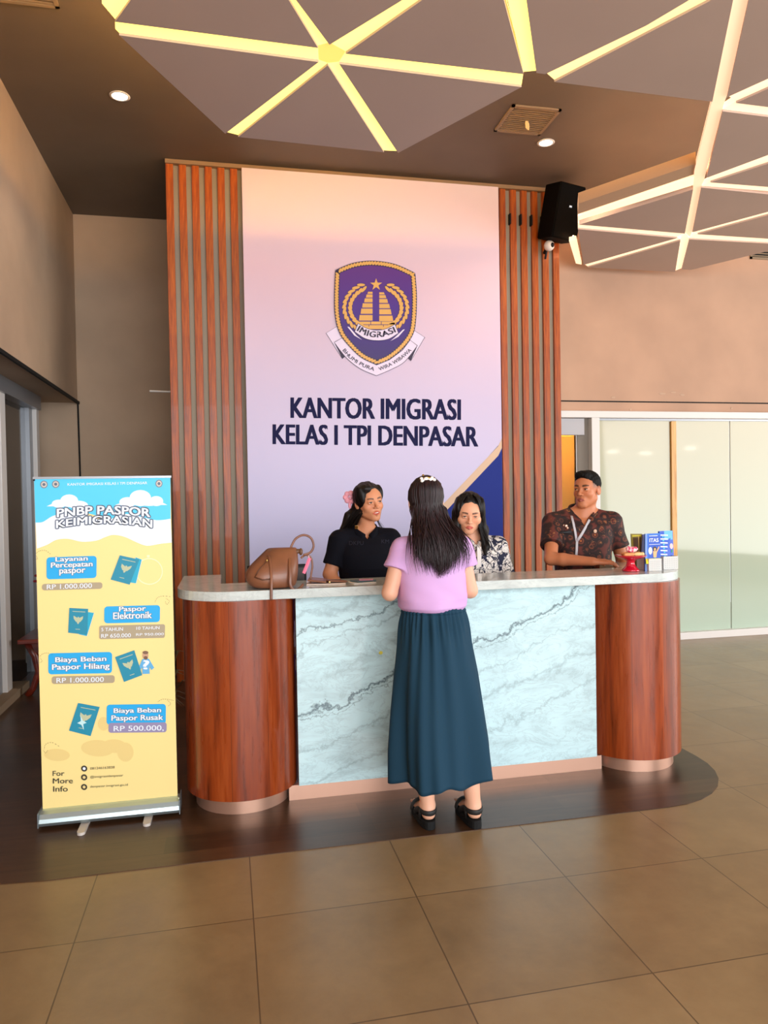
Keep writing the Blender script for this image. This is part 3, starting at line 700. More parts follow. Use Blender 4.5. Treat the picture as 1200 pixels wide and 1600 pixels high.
# ================================================================== IMPLICIT BODY MODELLING
class Field:
    def __init__(s, lo, hi, h):
        s.h = h; s.lo = np.array(lo, float); n = np.ceil((np.array(hi, float)-s.lo)/h).astype(int)+1
        s.ax = [(s.lo[i]+h*np.arange(n[i])).astype(np.float32) for i in range(3)]
        s.v = np.ones(n, np.float32)
    def sl(s, lo, hi, pad):
        out = []
        for i in range(3):
            a = int(max(0, math.floor((lo[i]-pad-s.lo[i])/s.h))); b = int(min(len(s.ax[i]), math.ceil((hi[i]+pad-s.lo[i])/s.h)+1))
            if b <= a: return None
            out.append(slice(a, b))
        return tuple(out)
    def op(s, fn, lo, hi, k=0.01, mode='u'):
        q = s.sl(lo, hi, k+3*s.h)
        if q is None: return
        X = s.ax[0][q[0]][:, None, None]; Y = s.ax[1][q[1]][None, :, None]; Z = s.ax[2][q[2]][None, None, :]
        d = fn(X, Y, Z); a = s.v[q]
        if mode == 'u':
            hh = np.maximum(k-np.abs(a-d), 0)/k; s.v[q] = np.minimum(a, d)-hh*hh*k*0.25
        else:
            d = -d; hh = np.maximum(k-np.abs(a-d), 0)/k; s.v[q] = np.maximum(a, d)+hh*hh*k*0.25
    def cap(s, a, b, ra, rb, k=0.01, mode='u'):
        a = np.array(a, float); b = np.array(b, float); ab = b-a; L2 = float(ab@ab)+1e-12; R = max(ra, rb)
        def fn(X, Y, Z):
            t = np.clip(((X-a[0])*ab[0]+(Y-a[1])*ab[1]+(Z-a[2])*ab[2])/L2, 0, 1)
            return np.sqrt((X-a[0]-t*ab[0])**2+(Y-a[1]-t*ab[1])**2+(Z-a[2]-t*ab[2])**2)-(ra+(rb-ra)*t)
        s.op(fn, np.minimum(a, b)-R, np.maximum(a, b)+R, k, mode)
    def cone(s, a, b, ra, rb, k=0.006, mode='u'):
        """flat ended"""
        a = np.array(a, float); b = np.array(b, float); ab = b-a; L = float(np.linalg.norm(ab)); u = ab/L; R = max(ra, rb)
        def fn(X, Y, Z):
            t = (X-a[0])*u[0]+(Y-a[1])*u[1]+(Z-a[2])*u[2]
            r = np.sqrt(np.maximum((X-a[0])**2+(Y-a[1])**2+(Z-a[2])**2-t*t, 0)); tt = np.clip(t/L, 0, 1)
            return np.maximum(r-(ra+(rb-ra)*tt), np.maximum(-t, t-L))
        s.op(fn, np.minimum(a, b)-R, np.maximum(a, b)+R, k, mode)
    def ell(s, c, r, R=None, k=0.01, mode='u'):
        c = np.array(c, float); r = np.array(r, float); m = float(r.max()); A = np.array(R, float).T if R is not None else np.eye(3)
        def fn(X, Y, Z):
            x, y, z = X-c[0], Y-c[1], Z-c[2]
            if R is not None: x, y, z = [A[i, 0]*x+A[i, 1]*y+A[i, 2]*z for i in range(3)]
            k0 = np.sqrt((x/r[0])**2+(y/r[1])**2+(z/r[2])**2); k1 = np.sqrt((x/r[0]**2)**2+(y/r[1]**2)**2+(z/r[2]**2)**2)+1e-9
            return k0*(k0-1)/k1
        s.op(fn, c-m, c+m, k, mode)
    def tor(s, tab, k=0.02, n=2.3, mode='u', disp=None):
        """trunk of stacked super-ellipses: rows (z, cx, cy, wx, wy)"""
        T = np.array(sorted(tab), float); z0, z1 = T[0, 0], T[-1, 0]
        def fn(X, Y, Z):
            cx, cy, wx, wy = [np.interp(Z, T[:, 0], T[:, i]) for i in range(1, 5)]
            q = (np.abs((X-cx)/wx)**n+np.abs((Y-cy)/wy)**n)**(1/n); d = (q-1)*np.minimum(wx, wy)
            if disp: d = d+disp(X, Y, Z)
            return np.maximum(d, np.maximum(z0-Z, Z-z1))
        w = T[:, 3].max(); v = T[:, 4].max()
        s.op(fn, (T[:, 1].min()-w, T[:, 2].min()-v, z0), (T[:, 1].max()+w, T[:, 2].max()+v, z1), k, mode)
    def disp(s, fn):
        X = s.ax[0][:, None, None]; Y = s.ax[1][None, :, None]; Z = s.ax[2][None, None, :]; s.v = s.v+fn(X, Y, Z).astype(np.float32)
    def cut(s, p, n):
        X = s.ax[0][:, None, None]; Y = s.ax[1][None, :, None]; Z = s.ax[2][None, None, :]
        s.v = np.maximum(s.v, ((X-p[0])*n[0]+(Y-p[1])*n[1]+(Z-p[2])*n[2]).astype(np.float32))
    def mesh(s):
        v = s.v; ins = (v < 0)
        c = ins[:-1, :-1, :-1].astype(np.int8)
        for dx, dy, dz in ((1, 0, 0), (0, 1, 0), (0, 0, 1), (1, 1, 0), (1, 0, 1), (0, 1, 1), (1, 1, 1)):
            c = c+ins[dx:v.shape[0]-1+dx, dy:v.shape[1]-1+dy, dz:v.shape[2]-1+dz]
        act = (c > 0) & (c < 8); I, J, K = np.nonzero(act)
        ids = np.full(act.shape, -1, np.int32); ids[I, J, K] = np.arange(len(I))
        acc = np.zeros((len(I), 3)); cnt = np.zeros(len(I))
        cor = [(a, b, c_) for a in (0, 1) for b in (0, 1) for c_ in (0, 1)]
        for A_ in cor:
            for ax in range(3):
                if A_[ax]: continue
                B_ = list(A_); B_[ax] = 1
                va = v[I+A_[0], J+A_[1], K+A_[2]]; vb = v[I+B_[0], J+B_[1], K+B_[2]]
                m = (va < 0) != (vb < 0); t = va[m]/(va[m]-vb[m])
                p = np.tile(np.array(A_, float), (m.sum(), 1)); p[:, ax] += t
                acc[m] += p; cnt[m] += 1
        P = np.stack([I, J, K], 1)+acc/cnt[:, None]; V = s.lo+P*s.h
        F = []
        for ax in range(3):
            o1, o2 = [(1, 2), (2, 0), (0, 1)][ax]
            a = [slice(None)]*3; b = [slice(None)]*3; a[ax] = slice(0, -1); b[ax] = slice(1, None)
            e = ins[tuple(a)] != ins[tuple(b)]; sgn = ins[tuple(a)]
            E = np.stack(np.nonzero(e), 1); ok = (E[:, o1] > 0) & (E[:, o2] > 0) & (E[:, o1] < v.shape[o1]-1) & (E[:, o2] < v.shape[o2]-1); E = E[ok]
            sg = sgn[E[:, 0], E[:, 1], E[:, 2]]
            def cid(d1, d2):
                q = E.copy(); q[:, o1] += d1; q[:, o2] += d2; return ids[q[:, 0], q[:, 1], q[:, 2]]
            Q = np.stack([cid(-1, -1), cid(0, -1), cid(0, 0), cid(-1, 0)], 1); Q[~sg] = Q[~sg][:, ::-1]; F.append(Q)
        return V, np.concatenate(F)

def smooth_np(V, F, it=1, lam=0.5):
    for _ in range(it):
        acc = np.zeros_like(V); cnt = np.zeros(len(V))
        for a, b in ((0, 1), (1, 2), (2, 3), (3, 0)):
            np.add.at(acc, F[:, a], V[F[:, b]]); np.add.at(acc, F[:, b], V[F[:, a]])
            np.add.at(cnt, F[:, a], 1); np.add.at(cnt, F[:, b], 1)
        V = V+lam*(acc/np.maximum(cnt, 1)[:, None]-V)
    return V
def to_obj(name, V, F, m, parent, colors=None):
    me = bpy.data.meshes.new(name); me.vertices.add(len(V)); me.vertices.foreach_set('co', V.astype(np.float32).ravel())
    me.loops.add(F.size); me.loops.foreach_set('vertex_index', F.astype(np.int32).ravel())
    me.polygons.add(len(F)); me.polygons.foreach_set('loop_start', np.arange(0, F.size, 4, dtype=np.int32))
    me.polygons.foreach_set('use_smooth', [True]*len(F)); me.update(calc_edges=True); me.validate()
    me.materials.append(m)
    if colors is not None:
        ca = me.color_attributes.new('tint', 'FLOAT_COLOR', 'POINT')
        ca.data.foreach_set('color', np.concatenate([colors, np.ones((len(V), 1))], 1).astype(np.float32).ravel())
    o = bpy.data.objects.new(name, me); COL.objects.link(o); o.parent = parent
    return o
def iso_obj(name, build, lo, hi, h, m, parent, smooth=1, post=None):
    F_ = Field(lo, hi, h); build(F_); V, Q = F_.mesh()
    if smooth: V = smooth_np(V, Q, smooth)
    if post: V = post(V)
    return to_obj(name, V, Q, m, parent)
def ripple(amp, fx, fz, ph=0.0):
    def fn(X, Y, Z):
        return amp*(np.sin(fx*X+2.1*np.sin(fz*0.5*Z+ph)+ph)*np.sin(fz*Z+1.3*np.sin(fx*0.4*X+7*Y))+0.5*np.sin(1.9*fx*X-9*Y+fz*1.3*Z+ph))
    return fn

def skin_mat(name, rgb):
    m = mat(name, rgb, 0.48, spec=0.4); t = NT(m)
    a = t.n('ShaderNodeVertexColor', layer_name='tint'); t.color(a.outputs[0])
    b = m.node_tree.nodes['Principled BSDF']; b.inputs['Subsurface Weight'].default_value = 0.12
    b.inputs['Subsurface Radius'].default_value = (0.012, 0.005, 0.003); b.inputs['Subsurface Scale'].default_value = 1.0
    return m

class Head:
    """a head in its own frame: y forward, z up, origin between the ears"""
    def __init__(s, pos, yaw=0, pitch=0, roll=0, sc=1.0, sex='f', wide=1.0):
        s.M = Matrix.Translation(pos) @ Euler((math.radians(-pitch), math.radians(roll), math.radians(-yaw)), 'XYZ').to_matrix().to_4x4() @ Matrix.Scale(sc, 4)
        s.sc = sc; s.R = np.array(s.M.to_3x3())/sc; s.p = np.array(s.M.translation); s.sex = sex; s.w = wide
    def g(s, x, y, z): return s.p+s.R@(np.array([x, y, z])*s.sc)
    def local(s, V): return ((V-s.p)@s.R)/s.sc
    def E(s, F, c, r, k=0.01, mode='u', rot=None):
        R = s.R if rot is None else s.R@np.array(rot); F.ell(s.g(*c), [q*s.sc for q in r], R, k*s.sc, mode)
    def C(s, F, a, b, ra, rb, k=0.01, mode='u'): F.cap(s.g(*a), s.g(*b), ra*s.sc, rb*s.sc, k*s.sc, mode)
    def prims(s, F, mouth=0.0):
        w = s.w; male = s.sex == 'm'
        s.E(F, (0, -0.014, 0.028), (0.073, 0.090, 0.082), 0.02)
        s.E(F, (0, 0.030, 0.022), (0.060*w, 0.056, 0.060), 0.02)
        s.E(F, (0, 0.020, -0.032), (0.059*w, 0.060, 0.066), 0.02)
        jw = 0.050 if male else 0.044
        for q in (-1, 1):
            s.C(F, (q*jw*w, 0.0, -0.052), (q*0.016, 0.060, -0.094), 0.020, 0.015, 0.02)
            s.E(F, (q*0.037*w, 0.052, -0.026), (0.021, 0.020, 0.020), 0.018)
        s.E(F, (0, 0.066, -0.095), (0.019 if male else 0.016, 0.016, 0.014), 0.018)
        s.E(F, (0, 0.062, -0.066), (0.030, 0.022, 0.024), 0.02)
        s.C(F, (-0.032, 0.073, 0.020), (0.032, 0.073, 0.020), 0.009 if male else 0.0065, 0.009 if male else 0.0065, 0.018)
        for q in (-1, 1):
            s.E(F, (q*0.031, 0.092, 0.003), (0.017, 0.013, 0.010), 0.012, 's')
            s.E(F, (q*0.031, 0.0695, 0.003), (0.0155, 0.0145, 0.0125), 0.004)
            s.C(F, (q*0.019, 0.0815, 0.0065), (q*0.043, 0.0775, 0.0075), 0.0028, 0.0026, 0.004)     # upper lid
            s.C(F, (q*0.019, 0.081, -0.004), (q*0.043, 0.077, -0.003), 0.0020, 0.0020, 0.004)     # lower lid
        s.C(F, (0, 0.080, 0.012), (0, 0.100, -0.024), 0.0058, 0.0085, 0.012)
        s.E(F, (0, 0.101, -0.027), (0.0105, 0.0100, 0.0090), 0.008)
        for q in (-1, 1):
            s.E(F, (q*0.0125, 0.091, -0.030), (0.0070, 0.0090, 0.0065), 0.006)
            s.E(F, (q*0.0065, 0.097, -0.0365), (0.0032, 0.0045, 0.0030), 0.003, 's')
        s.E(F, (0, 0.090, -0.044), (0.003, 0.004, 0.007), 0.006, 's')
        # lips
        for q in (-1, 1):
            s.C(F, (q*0.004, 0.0885, -0.0535), (q*0.021, 0.0795, -0.0590), 0.0052, 0.0030, 0.005)
            s.C(F, (0, 0.0870, -0.0660-mouth), (q*0.019, 0.0795, -0.0605), 0.0060, 0.0030, 0.005)
        if mouth > 0: s.E(F, (0, 0.088, -0.0595-mouth*0.5), (0.016, 0.010, 0.0022+mouth*0.55), 0.002, 's')
        else: s.C(F, (-0.019, 0.0905, -0.0592), (0.019, 0.0905, -0.0592), 0.0014, 0.0014, 0.002, 's')
        for q in (-1, 1):
            rot = Euler((0, 0, q*0.35)).to_matrix()
            s.E(F, (q*0.0765, -0.008, -0.004), (0.0065, 0.0175, 0.0300), 0.006, 'u', rot)
            s.E(F, (q*0.0840, -0.004, 0.000), (0.0050, 0.0090, 0.0160), 0.004, 's', rot)
    def tint(s, V, skin, lip, brow, fade=None):
        L = s.local(V); x, y, z = L[:, 0], L[:, 1], L[:, 2]; ax = np.abs(x)
        C = np.tile(np.array(lin(skin)), (len(V), 1))
        def mixc(m, c):
            nonlocal C
            m = np.clip(m, 0, 1)[:, None]; C = C*(1-m)+np.array(lin(c))*m
        near = (np.abs(z) < 0.14) & (ax < 0.1) & (y > 0.02)
        m = np.clip((1-np.sqrt((ax/0.0245)**2+((z+0.0605+0.12*ax)/0.0125)**2))*5, 0, 1)*near*(y > 0.06)
        mixc(m*0.85, lip)
        mixc(np.clip((1-np.sqrt(((ax-0.036)/0.020)**2+((z+0.024)/0.018)**2))*1.5, 0, 1)*near*0.18, tuple(min(255, c+d) for c, d in zip(skin, (18, -16, -14))))
        bz = 0.0225+0.004*np.sin((ax-0.012)/0.034*PI*0.75); th = (0.0056 if s.sex == 'm' else 0.0044)*(1-0.5*np.clip((ax-0.030)/0.018, 0, 1))
        m = np.clip((th-np.abs(z-bz))/0.0014+0.5, 0, 1)*(ax > 0.012)*(ax < 0.047)*near
        mixc(m*0.88, brow)
        # eye opening (white of the eye, then iris) is tinted on the lids only as a lash line
        m = np.clip((1-np.sqrt(((ax-0.031)/0.0145)**2+((z-0.0060)/0.0036)**2))*4, 0, 1)*near*(y > 0.055); mixc(m*0.95, (28, 16, 12))
        if fade:
            m = np.clip((z-0.004)/0.03, 0, 1)*np.clip((0.052-y)/0.016, 0, 1)*(ax > 0.03); mixc(m*0.85, fade)
            m = np.clip((-y-0.02)/0.02, 0, 1)*np.clip((z+0.035)/0.02, 0, 1); mixc(m*0.8, fade)
        return C
    def eyes(s, parent, down=0.0, look=(0, 0)):
        wm = mat('eye_white', (226, 214, 204), 0.25); im = mat('iris', (26, 14, 10), 0.15)
        for q in (-1, 1):
            op = 0.0044*(1-down)
            R = Matrix([list(r) for r in s.R])
            b = MB().use(wm).ell(s.g(q*0.031, 0.0795, 0.0020-down*0.003), (0.0118*s.sc, 0.0052*s.sc, max(op, 0.001)*s.sc), 16, R)
            if down < 0.8: b.use(im).ell(s.g(q*0.031+look[0], 0.0834, 0.0020+look[1]), (0.0060*s.sc, 0.0032*s.sc, min(op, 0.0046)*s.sc), 12, R)
            b.build('eye', None, parent, smooth=True, local=True)

def fingers(F, wrist, fwd, up, thumb, L=0.17, curl=0.35, spread=0.12, rs=1.0):
    """palm, four unequal bent fingers and a side thumb; fwd along the hand, up = back of hand, thumb = side of the thumb"""
    w = np.array(wrist, float); f = np.array(fwd, float); f /= np.linalg.norm(f); u = np.array(up, float); u -= f*(u@f); u /= np.linalg.norm(u)
    sd = np.array(thumb, float); sd -= f*(sd@f)+u*(sd@u); sd /= np.linalg.norm(sd); k = L/0.17
    for o in (-0.026, -0.009, 0.009, 0.026):
        F.cap(w+f*0.012*k+sd*o*0.6*k, w+f*0.078*k+sd*o*k, 0.0135*k*rs, 0.0115*k*rs, 0.012)
    for i, (o, ln) in enumerate(((0.029, 0.066), (0.010, 0.076), (-0.009, 0.070), (-0.027, 0.055))):
        b = w+f*0.082*k+sd*o*k; ang = 0.10+i*0.05; dr = f*1.0+sd*(o*spread*25/4); dr /= np.linalg.norm(dr); p = b
        for j, fr in enumerate((0.45, 0.30, 0.25)):
            d = dr*math.cos(ang)-u*math.sin(ang); q = p+d*ln*fr*k; r0 = (0.0088, 0.0078, 0.0070)[j]*rs*k
            F.cap(p, q, r0, r0*0.92, 0.003); p = q; ang += curl
    b = w+f*0.020*k+sd*0.026*k-u*0.004; d1 = f*0.70+sd*0.62-u*0.25; d1 /= np.linalg.norm(d1)
    p1 = b+d1*0.038*k; d2 = f*0.88+sd*0.35-u*0.30; d2 /= np.linalg.norm(d2); p2 = p1+d2*0.030*k; p3 = p2+(d2-u*0.2)*0.022*k
    F.cap(b, p1, 0.0125*k*rs, 0.0098*k*rs, 0.008); F.cap(p1, p2, 0.0096*k*rs, 0.0086*k*rs, 0.003); F.cap(p2, p3, 0.0084*k*rs, 0.0068*k*rs, 0.003)

def body_mesh(parent, prims, head, zsplit, lo, hi, skin, lip, brow, fade=None, name='body', hands=None, post_tint=None):
    """one continuous skin surface, finer above the neck and round the visible hand"""
    parts = []
    def run(lo_, hi_, h, keep, sm):
        F_ = Field(lo_, hi_, h); prims(F_); V, Q = F_.mesh(); V = smooth_np(V, Q, sm)
        c = V[Q].mean(1); Q = Q[keep(c)]; parts.append((V, Q))
    inh = lambda c: np.zeros(len(c), bool)
    if hands is not None:
        hl, hh = np.array(hands[0]), np.array(hands[1]); inh = lambda c: np.all((c > hl) & (c < hh), axis=1)
        run(hl-0.012, hh+0.012, 0.0028, lambda c: np.all((c > hl-0.003) & (c < hh+0.003), axis=1), 1)
    run(lo, (hi[0], hi[1], zsplit+0.03), 0.0055, lambda c: (c[:, 2] < zsplit+0.004) & ~inh(c), 1)
    p = head.p; run((p[0]-0.12, p[1]-0.15, zsplit-0.02), (p[0]+0.12, p[1]+0.15, p[2]+0.14), 0.0022, lambda c: c[:, 2] > zsplit-0.002, 1)
    V = []; Q = []; n = 0
    for v, q in parts: V.append(v); Q.append(q+n); n += len(v)
    V = np.concatenate(V); Q = np.concatenate(Q)
    used = np.unique(Q); mp = np.full(len(V), -1); mp[used] = np.arange(len(used)); V = V[used]; Q = mp[Q]
    C = head.tint(V, skin, lip, brow, fade)
    if post_tint: C = post_tint(V, C)
    return to_obj(name, V, Q, skin_mat('skin', skin), parent, C)

HAIR = mat('hair', (22, 14, 13), 0.48, spec=0.3); t = NT(HAIR)
t.color(t.ramp(t.noise(t.co((60, 60, 4)), 3, 3), [(0.3, (8, 5, 5)), (0.7, (24, 15, 13))]))
HAIRU = mat('hair_under', (30, 15, 18), 0.7, spec=0.2)
HAIRR = mat('hair_plum', (40, 18, 24), 0.46, spec=0.35); t = NT(HAIRR)
t.color(t.ramp(t.noise(t.co((50, 50, 3)), 3, 3), [(0.3, (14, 7, 8)), (0.7, (46, 21, 26))]))

def collar(name, parent, m, cy, z_back, z_front, rx, ry, w, tip, thick=0.004, gap=0.05):
    """open shirt collar folded outward round the neck, two pointed leaves"""
    mb = MB(); n = 28; rows = []
    for i in range(n+1):
        t_ = -1+2*i/n; a = t_*PI*(1-gap)     # 0 = nape
        q = abs(t_); sx = rx*math.sin(a)*(1-0.25*q**6); sy = cy-ry*math.cos(a)
        z = z_back+(z_front-z_back)*q**2.2
        ix, iy = sx, sy
        o = Vector((math.sin(a), -math.cos(a)*0.9, 0)); ww = w*(1+0.5*q**3)
        tipz = -(0.55+0.45*q**2)*ww
        ox, oy, oz = ix+o.x*ww*0.55*(1-0.0*q), iy+o.y*ww*0.55, z+tipz
        if q > 0.93: oz -= tip
        if q > 0.85: ox += math.copysign(0.018*(q-0.85)/0.15, math.sin(a) if abs(math.sin(a)) > 1e-6 else t_)
        rows.append([Vector((ix, iy, z-0.03*1)), Vector((ix+o.x*0.003, iy+o.y*0.003, z)), Vector((ix+o.x*0.010, iy+o.y*0.010, z+0.002)), Vector((ox, oy, oz))])
    nn = len(rows[0]); vs = [p for r in rows for p in r]
    fs = [(i*nn+j, (i+1)*nn+j, (i+1)*nn+j+1, i*nn+j+1) for i in range(n) for j in range(nn-1)]
    mb.add(vs, fs); o = mb.build(name, m, parent, smooth=True, local=True)
    s_ = o.modifiers.new('t', 'SOLIDIFY'); s_.thickness = thick; s_.offset = 0
    return o

def legs(F, x=0.085, hip=0.78, r=(0.078, 0.050, 0.047, 0.030), foot=True, y=0.0):
    for q in (-1, 1):
        F.cap((q*x, y, hip), (q*(x+0.005), y+0.012, 0.42), r[0], r[1], 0.03)
        F.cap((q*(x+0.005), y+0.010, 0.43), (q*(x+0.005), y-0.012, 0.28), r[1]*0.95, r[2], 0.02)
        F.cap((q*(x+0.005), y-0.012, 0.28), (q*(x+0.005), y-0.015, 0.06), r[2], r[3], 0.02)
        if foot:
            F.cap((q*(x+0.005), y-0.03, 0.035), (q*(x+0.012), y+0.12, 0.022), 0.028, 0.020, 0.02)
SHOE = mat('dark_shoes', (20, 18, 18), 0.4)
def shoes(parent, x=0.09, y=0.0, side=1.0):
    for q in (-1, 1):
        def b(F):
            F.cap((q*x, y-0.045, 0.035), (q*(x+0.01), y+0.12, 0.03), 0.043, 0.038, 0.02)
            F.cap((q*x, y-0.03, 0.06), (q*x, y-0.02, 0.09), 0.04, 0.038, 0.02); F.cut((0, 0, 0.003), (0, 0, -1))
        iso_obj('shoe', b, (q*x-0.09, y-0.13, -0.02), (q*x+0.09, y+0.2, 0.14), 0.006, SHOE, parent)
def trousers(parent, m, waist=0.92, x=0.085, r=(0.092, 0.072, 0.062), y=0.0, wt=0.15, dt=0.10):
    def b(F):
        F.tor([(0.72, 0, y, wt*1.02, dt*1.05), (0.82, 0, y, wt*1.05, dt*1.08), (waist, 0, y, wt*0.96, dt)], 0.02)
        for q in (-1, 1):
            F.cap((q*x, y, 0.76), (q*(x+0.005), y, 0.42), r[0], r[1], 0.02); F.cone((q*(x+0.005), y, 0.44), (q*(x+0.005), y-0.01, 0.05), r[1], r[2], 0.02)
    return iso_obj('trousers', b, (-0.24, y-0.2, 0.0), (0.24, y+0.2, waist+0.04), 0.008, m, parent)
from mathutils.bvhtree import BVHTree
def bvh_of(o):
    me = o.data; W = o.matrix_world if o.parent is None else (o.parent.matrix_basis @ o.matrix_parent_inverse @ o.matrix_basis)
    return BVHTree.FromPolygons([W @ v.co for v in me.vertices], [tuple(p.vertices) for p in me.polygons])
EYEP = Vector((0, 0, EYE))
def surf(bv, px, py, off=0.003, fallback=4.1):
    d = (at(px, py, Y=4.0)-EYEP).normalized(); h = bv.ray_cast(EYEP, d)
    return (h[0]-d*off) if h[0] is not None else at(px, py, Y=fallback)
def patch(bv, px, py, w, h, m, name, parent, off=0.003, pts=None):
    """small badge lying on the cloth"""
    q = [surf(bv, px+dx, py+dy, off) for dx, dy in (pts or ((-w/2, h/2), (w/2, h/2), (w/2, -h/2), (-w/2, -h/2)))]
    n = (q[1]-q[0]).cross(q[-1]-q[0]).normalized(); k = len(q)
    vs = q+[p+n*0.002 for p in q] if n.y > 0 else q+[p-n*0.002 for p in q]
    fs = [tuple(range(k)), tuple(range(k, 2*k))]+[(i, (i+1) % k, k+(i+1) % k, k+i) for i in range(k)]
    return MB().add(vs, fs).build(name, m, parent)

def arm(F, sh, el, wr, r=(0.044, 0.036, 0.034, 0.023), k=0.012):
    F.cap(sh, el, r[0], r[1], k)
    m_ = np.array(el)*0.7+np.array(wr)*0.3
    F.cap(el, m_, r[1], r[2]*1.04, k); F.cap(m_, wr, r[2]*1.04, r[3], k)
def trunk(F, s=1.0, y=0.0, top=1.24, bust=True, wide=1.0, nx=0.0, hd=None, nr=0.048):
    w = wide
    F.tor([(0.74, 0, y, 0.150*w, 0.105), (0.84, 0, y, 0.158*w, 0.11), (0.97, 0, y+0.005, 0.118*w, 0.088), (1.08, 0, y+0.012, 0.135*w, 0.10), (top-0.06, 0, y, 0.142*w, 0.088), (top, 0, y-0.01, 0.11*w, 0.065)], 0.03)
    for q in (-1, 1): F.cap((q*0.03, y-0.015, top+0.035), (q*0.135*w, y-0.005, top-0.005), 0.040, 0.045, 0.03)
    F.cap((0, y-0.015, top), hd, nr*1.06, nr, 0.025)

def shirt(parent, name, m, tab, sh, el, frac, r0, r1, neck, nrad, vz=None, vtan=0.45, h=0.0045, disp=None, lo=(-0.34, -0.24, 0.70), hi=(0.34, 0.28, 1.42), smooth=1, vback=None, n=2.4, trap=0.05):
    def b(F):
        F.tor(tab, 0.03, n)
        ends = []
        for q in (0, 1):
            S = np.array(sh[q]); E_ = np.array(el[q]); T = S+(E_-S)*frac
            F.cap((0.25*S[0], neck[1]-0.012, neck[2]-0.01), tuple(S), trap, r0*0.98, 0.03)
            F.cap(tuple(S), tuple(S+(T-S)*0.3), r0, r0, 0.02); F.cone(tuple(S), tuple(T), r0, r1, 0.018)
        if disp: F.disp(disp)
        F.cap((neck[0], neck[1], neck[2]-0.012), (neck[0], neck[1]+0.01, neck[2]+0.2), nrad, nrad*1.25, 0.006, 's')
        if vz is not None:
            def fn(X, Y, Z): return np.maximum(np.maximum(np.abs(X)-(Z-vz)*vtan, neck[1]-Y), vz-Z)*0.8
            F.op(fn, (-0.15, neck[1], vz), (0.15, neck[1]+0.3, vz+0.25), 0.003, 's')
        z0 = min(t_[0] for t_ in tab); F.cut((0, 0, z0), (0, 0, -1))
    return iso_obj(name, b, lo, hi, h, m, parent, smooth)

def strands(name, parent, m, paths, n=5):
    mb = MB()
    for path, r in paths: mb.tube(path, r, n, 0.55, cap=True)
    return mb.build(name, m, parent, smooth=True, local=True)
def sst(t): t = min(1, max(0, t)); return t*t*(3-2*t)
def scalp_path(hd, phi, ztop=0.112, zeq=0.0, n=6, grow=0.004, c0=(0, -0.014, 0.028), r=(0.080, 0.097, 0.088), start=(0, 0.0)):
    """from the parting down the skull along azimuth phi (0 = forward, clockwise)"""
    out = []
    for i in range(n):
        a = PI/2*(1-0.12)-(PI/2*(1-0.12)-math.asin(max(-1, min(1, (zeq-c0[2])/r[2]))))*i/(n-1)
        f = i/(n-1)
        x = c0[0]+(r[0]+grow)*math.cos(a)*math.sin(phi)+start[0]*(1-f); y = c0[1]+(r[1]+grow)*math.cos(a)*math.cos(phi)+start[1]*(1-f); z = c0[2]+(r[2]+grow)*math.sin(a)
        out.append(Vector(hd.g(x, y, z)))
    return out

# ------------------------------------------------------------------ the customer, seen from behind
P1 = tag(empty('person', (0.90, 3.15, 0)), 'person seen from behind at the counter in lilac top and long dark teal skirt', 'person')
h1 = Head((-0.012, 0.085, 1.437), yaw=6, pitch=10, roll=-1, sc=0.95)
SH1 = [(-0.138, 0.045, 1.228), (0.138, 0.045, 1.228)]
EL1 = [(-0.198, 0.03, 1.040), (0.176, 0.03, 1.035)]
WR1 = [(-0.120, 0.285, 1.078), (0.130, 0.290, 1.078)]
def cust(F):
    trunk(F, y=0.05, top=1.235, hd=tuple(h1.g(0, -0.02, -0.04)), nr=0.044, wide=0.84)
    for q in (0, 1):
        arm(F, SH1[q], EL1[q], WR1[q], (0.040, 0.034, 0.034, 0.021))
        fingers(F, WR1[q], (0.30 if q == 0 else -0.30, 1, -0.10), (0, 0, 1), (1 if q == 0 else -1, 0, 0), 0.155, 0.25, rs=0.92)
    for (hx, kx, ax, hy, ay) in ((-0.075, -0.065, -0.053, 0.05, -0.022), (0.09, 0.128, 0.147, 0.05, -0.062)):
        F.cap((hx*0.8, hy, 0.78), (kx, 0.045, 0.43), 0.062, 0.050, 0.03)
        F.cap((kx, 0.04, 0.43), (kx+0.002, ay+0.035, 0.29), 0.050, 0.051, 0.02)
        F.cap((kx+0.002, ay+0.032, 0.30), (ax, ay, 0.095), 0.0515, 0.031, 0.02)
        F.cap((ax, ay, 0.10), (ax, ay-0.012, 0.064), 0.027, 0.028, 0.012)          # heel
        for q in (-1, 1): F.ell((ax+q*0.026, ay+0.012, 0.098), (0.012, 0.014, 0.014), None, 0.012)
        F.cap((ax, ay+0.0, 0.075), (ax, ay+0.11, 0.060), 0.028, 0.022, 0.02)
        F.ell((ax, ay+0.12, 0.056), (0.040, 0.05, 0.015), None, 0.012)
        for i in range(5):
            F.cap((ax+(i-2)*0.014, ay+0.155, 0.055), (ax+(i-2)*0.0155, ay+0.178-0.004*abs(i-1), 0.053), 0.008, 0.0075, 0.004)
        F.cone((ax, ay+0.06, 0.02), (ax, ay+0.06, 0.044), 0.2, 0.2, 0.002, 's')
    h1.prims(F)
body_mesh(P1, cust, h1, 1.33, (-0.32, -0.16, 0.03), (0.32, 0.52, 1.6), (222, 168, 140), (186, 96, 84), (40, 24, 20))
h1.eyes(P1)
LIL = mat('lilac_cloth', (208, 164, 214), 0.85, spec=0.25); t = NT(LIL); t.bump(t.noise(t.co((1, 1, 1)), 420, 2), 0.08, 0.001)
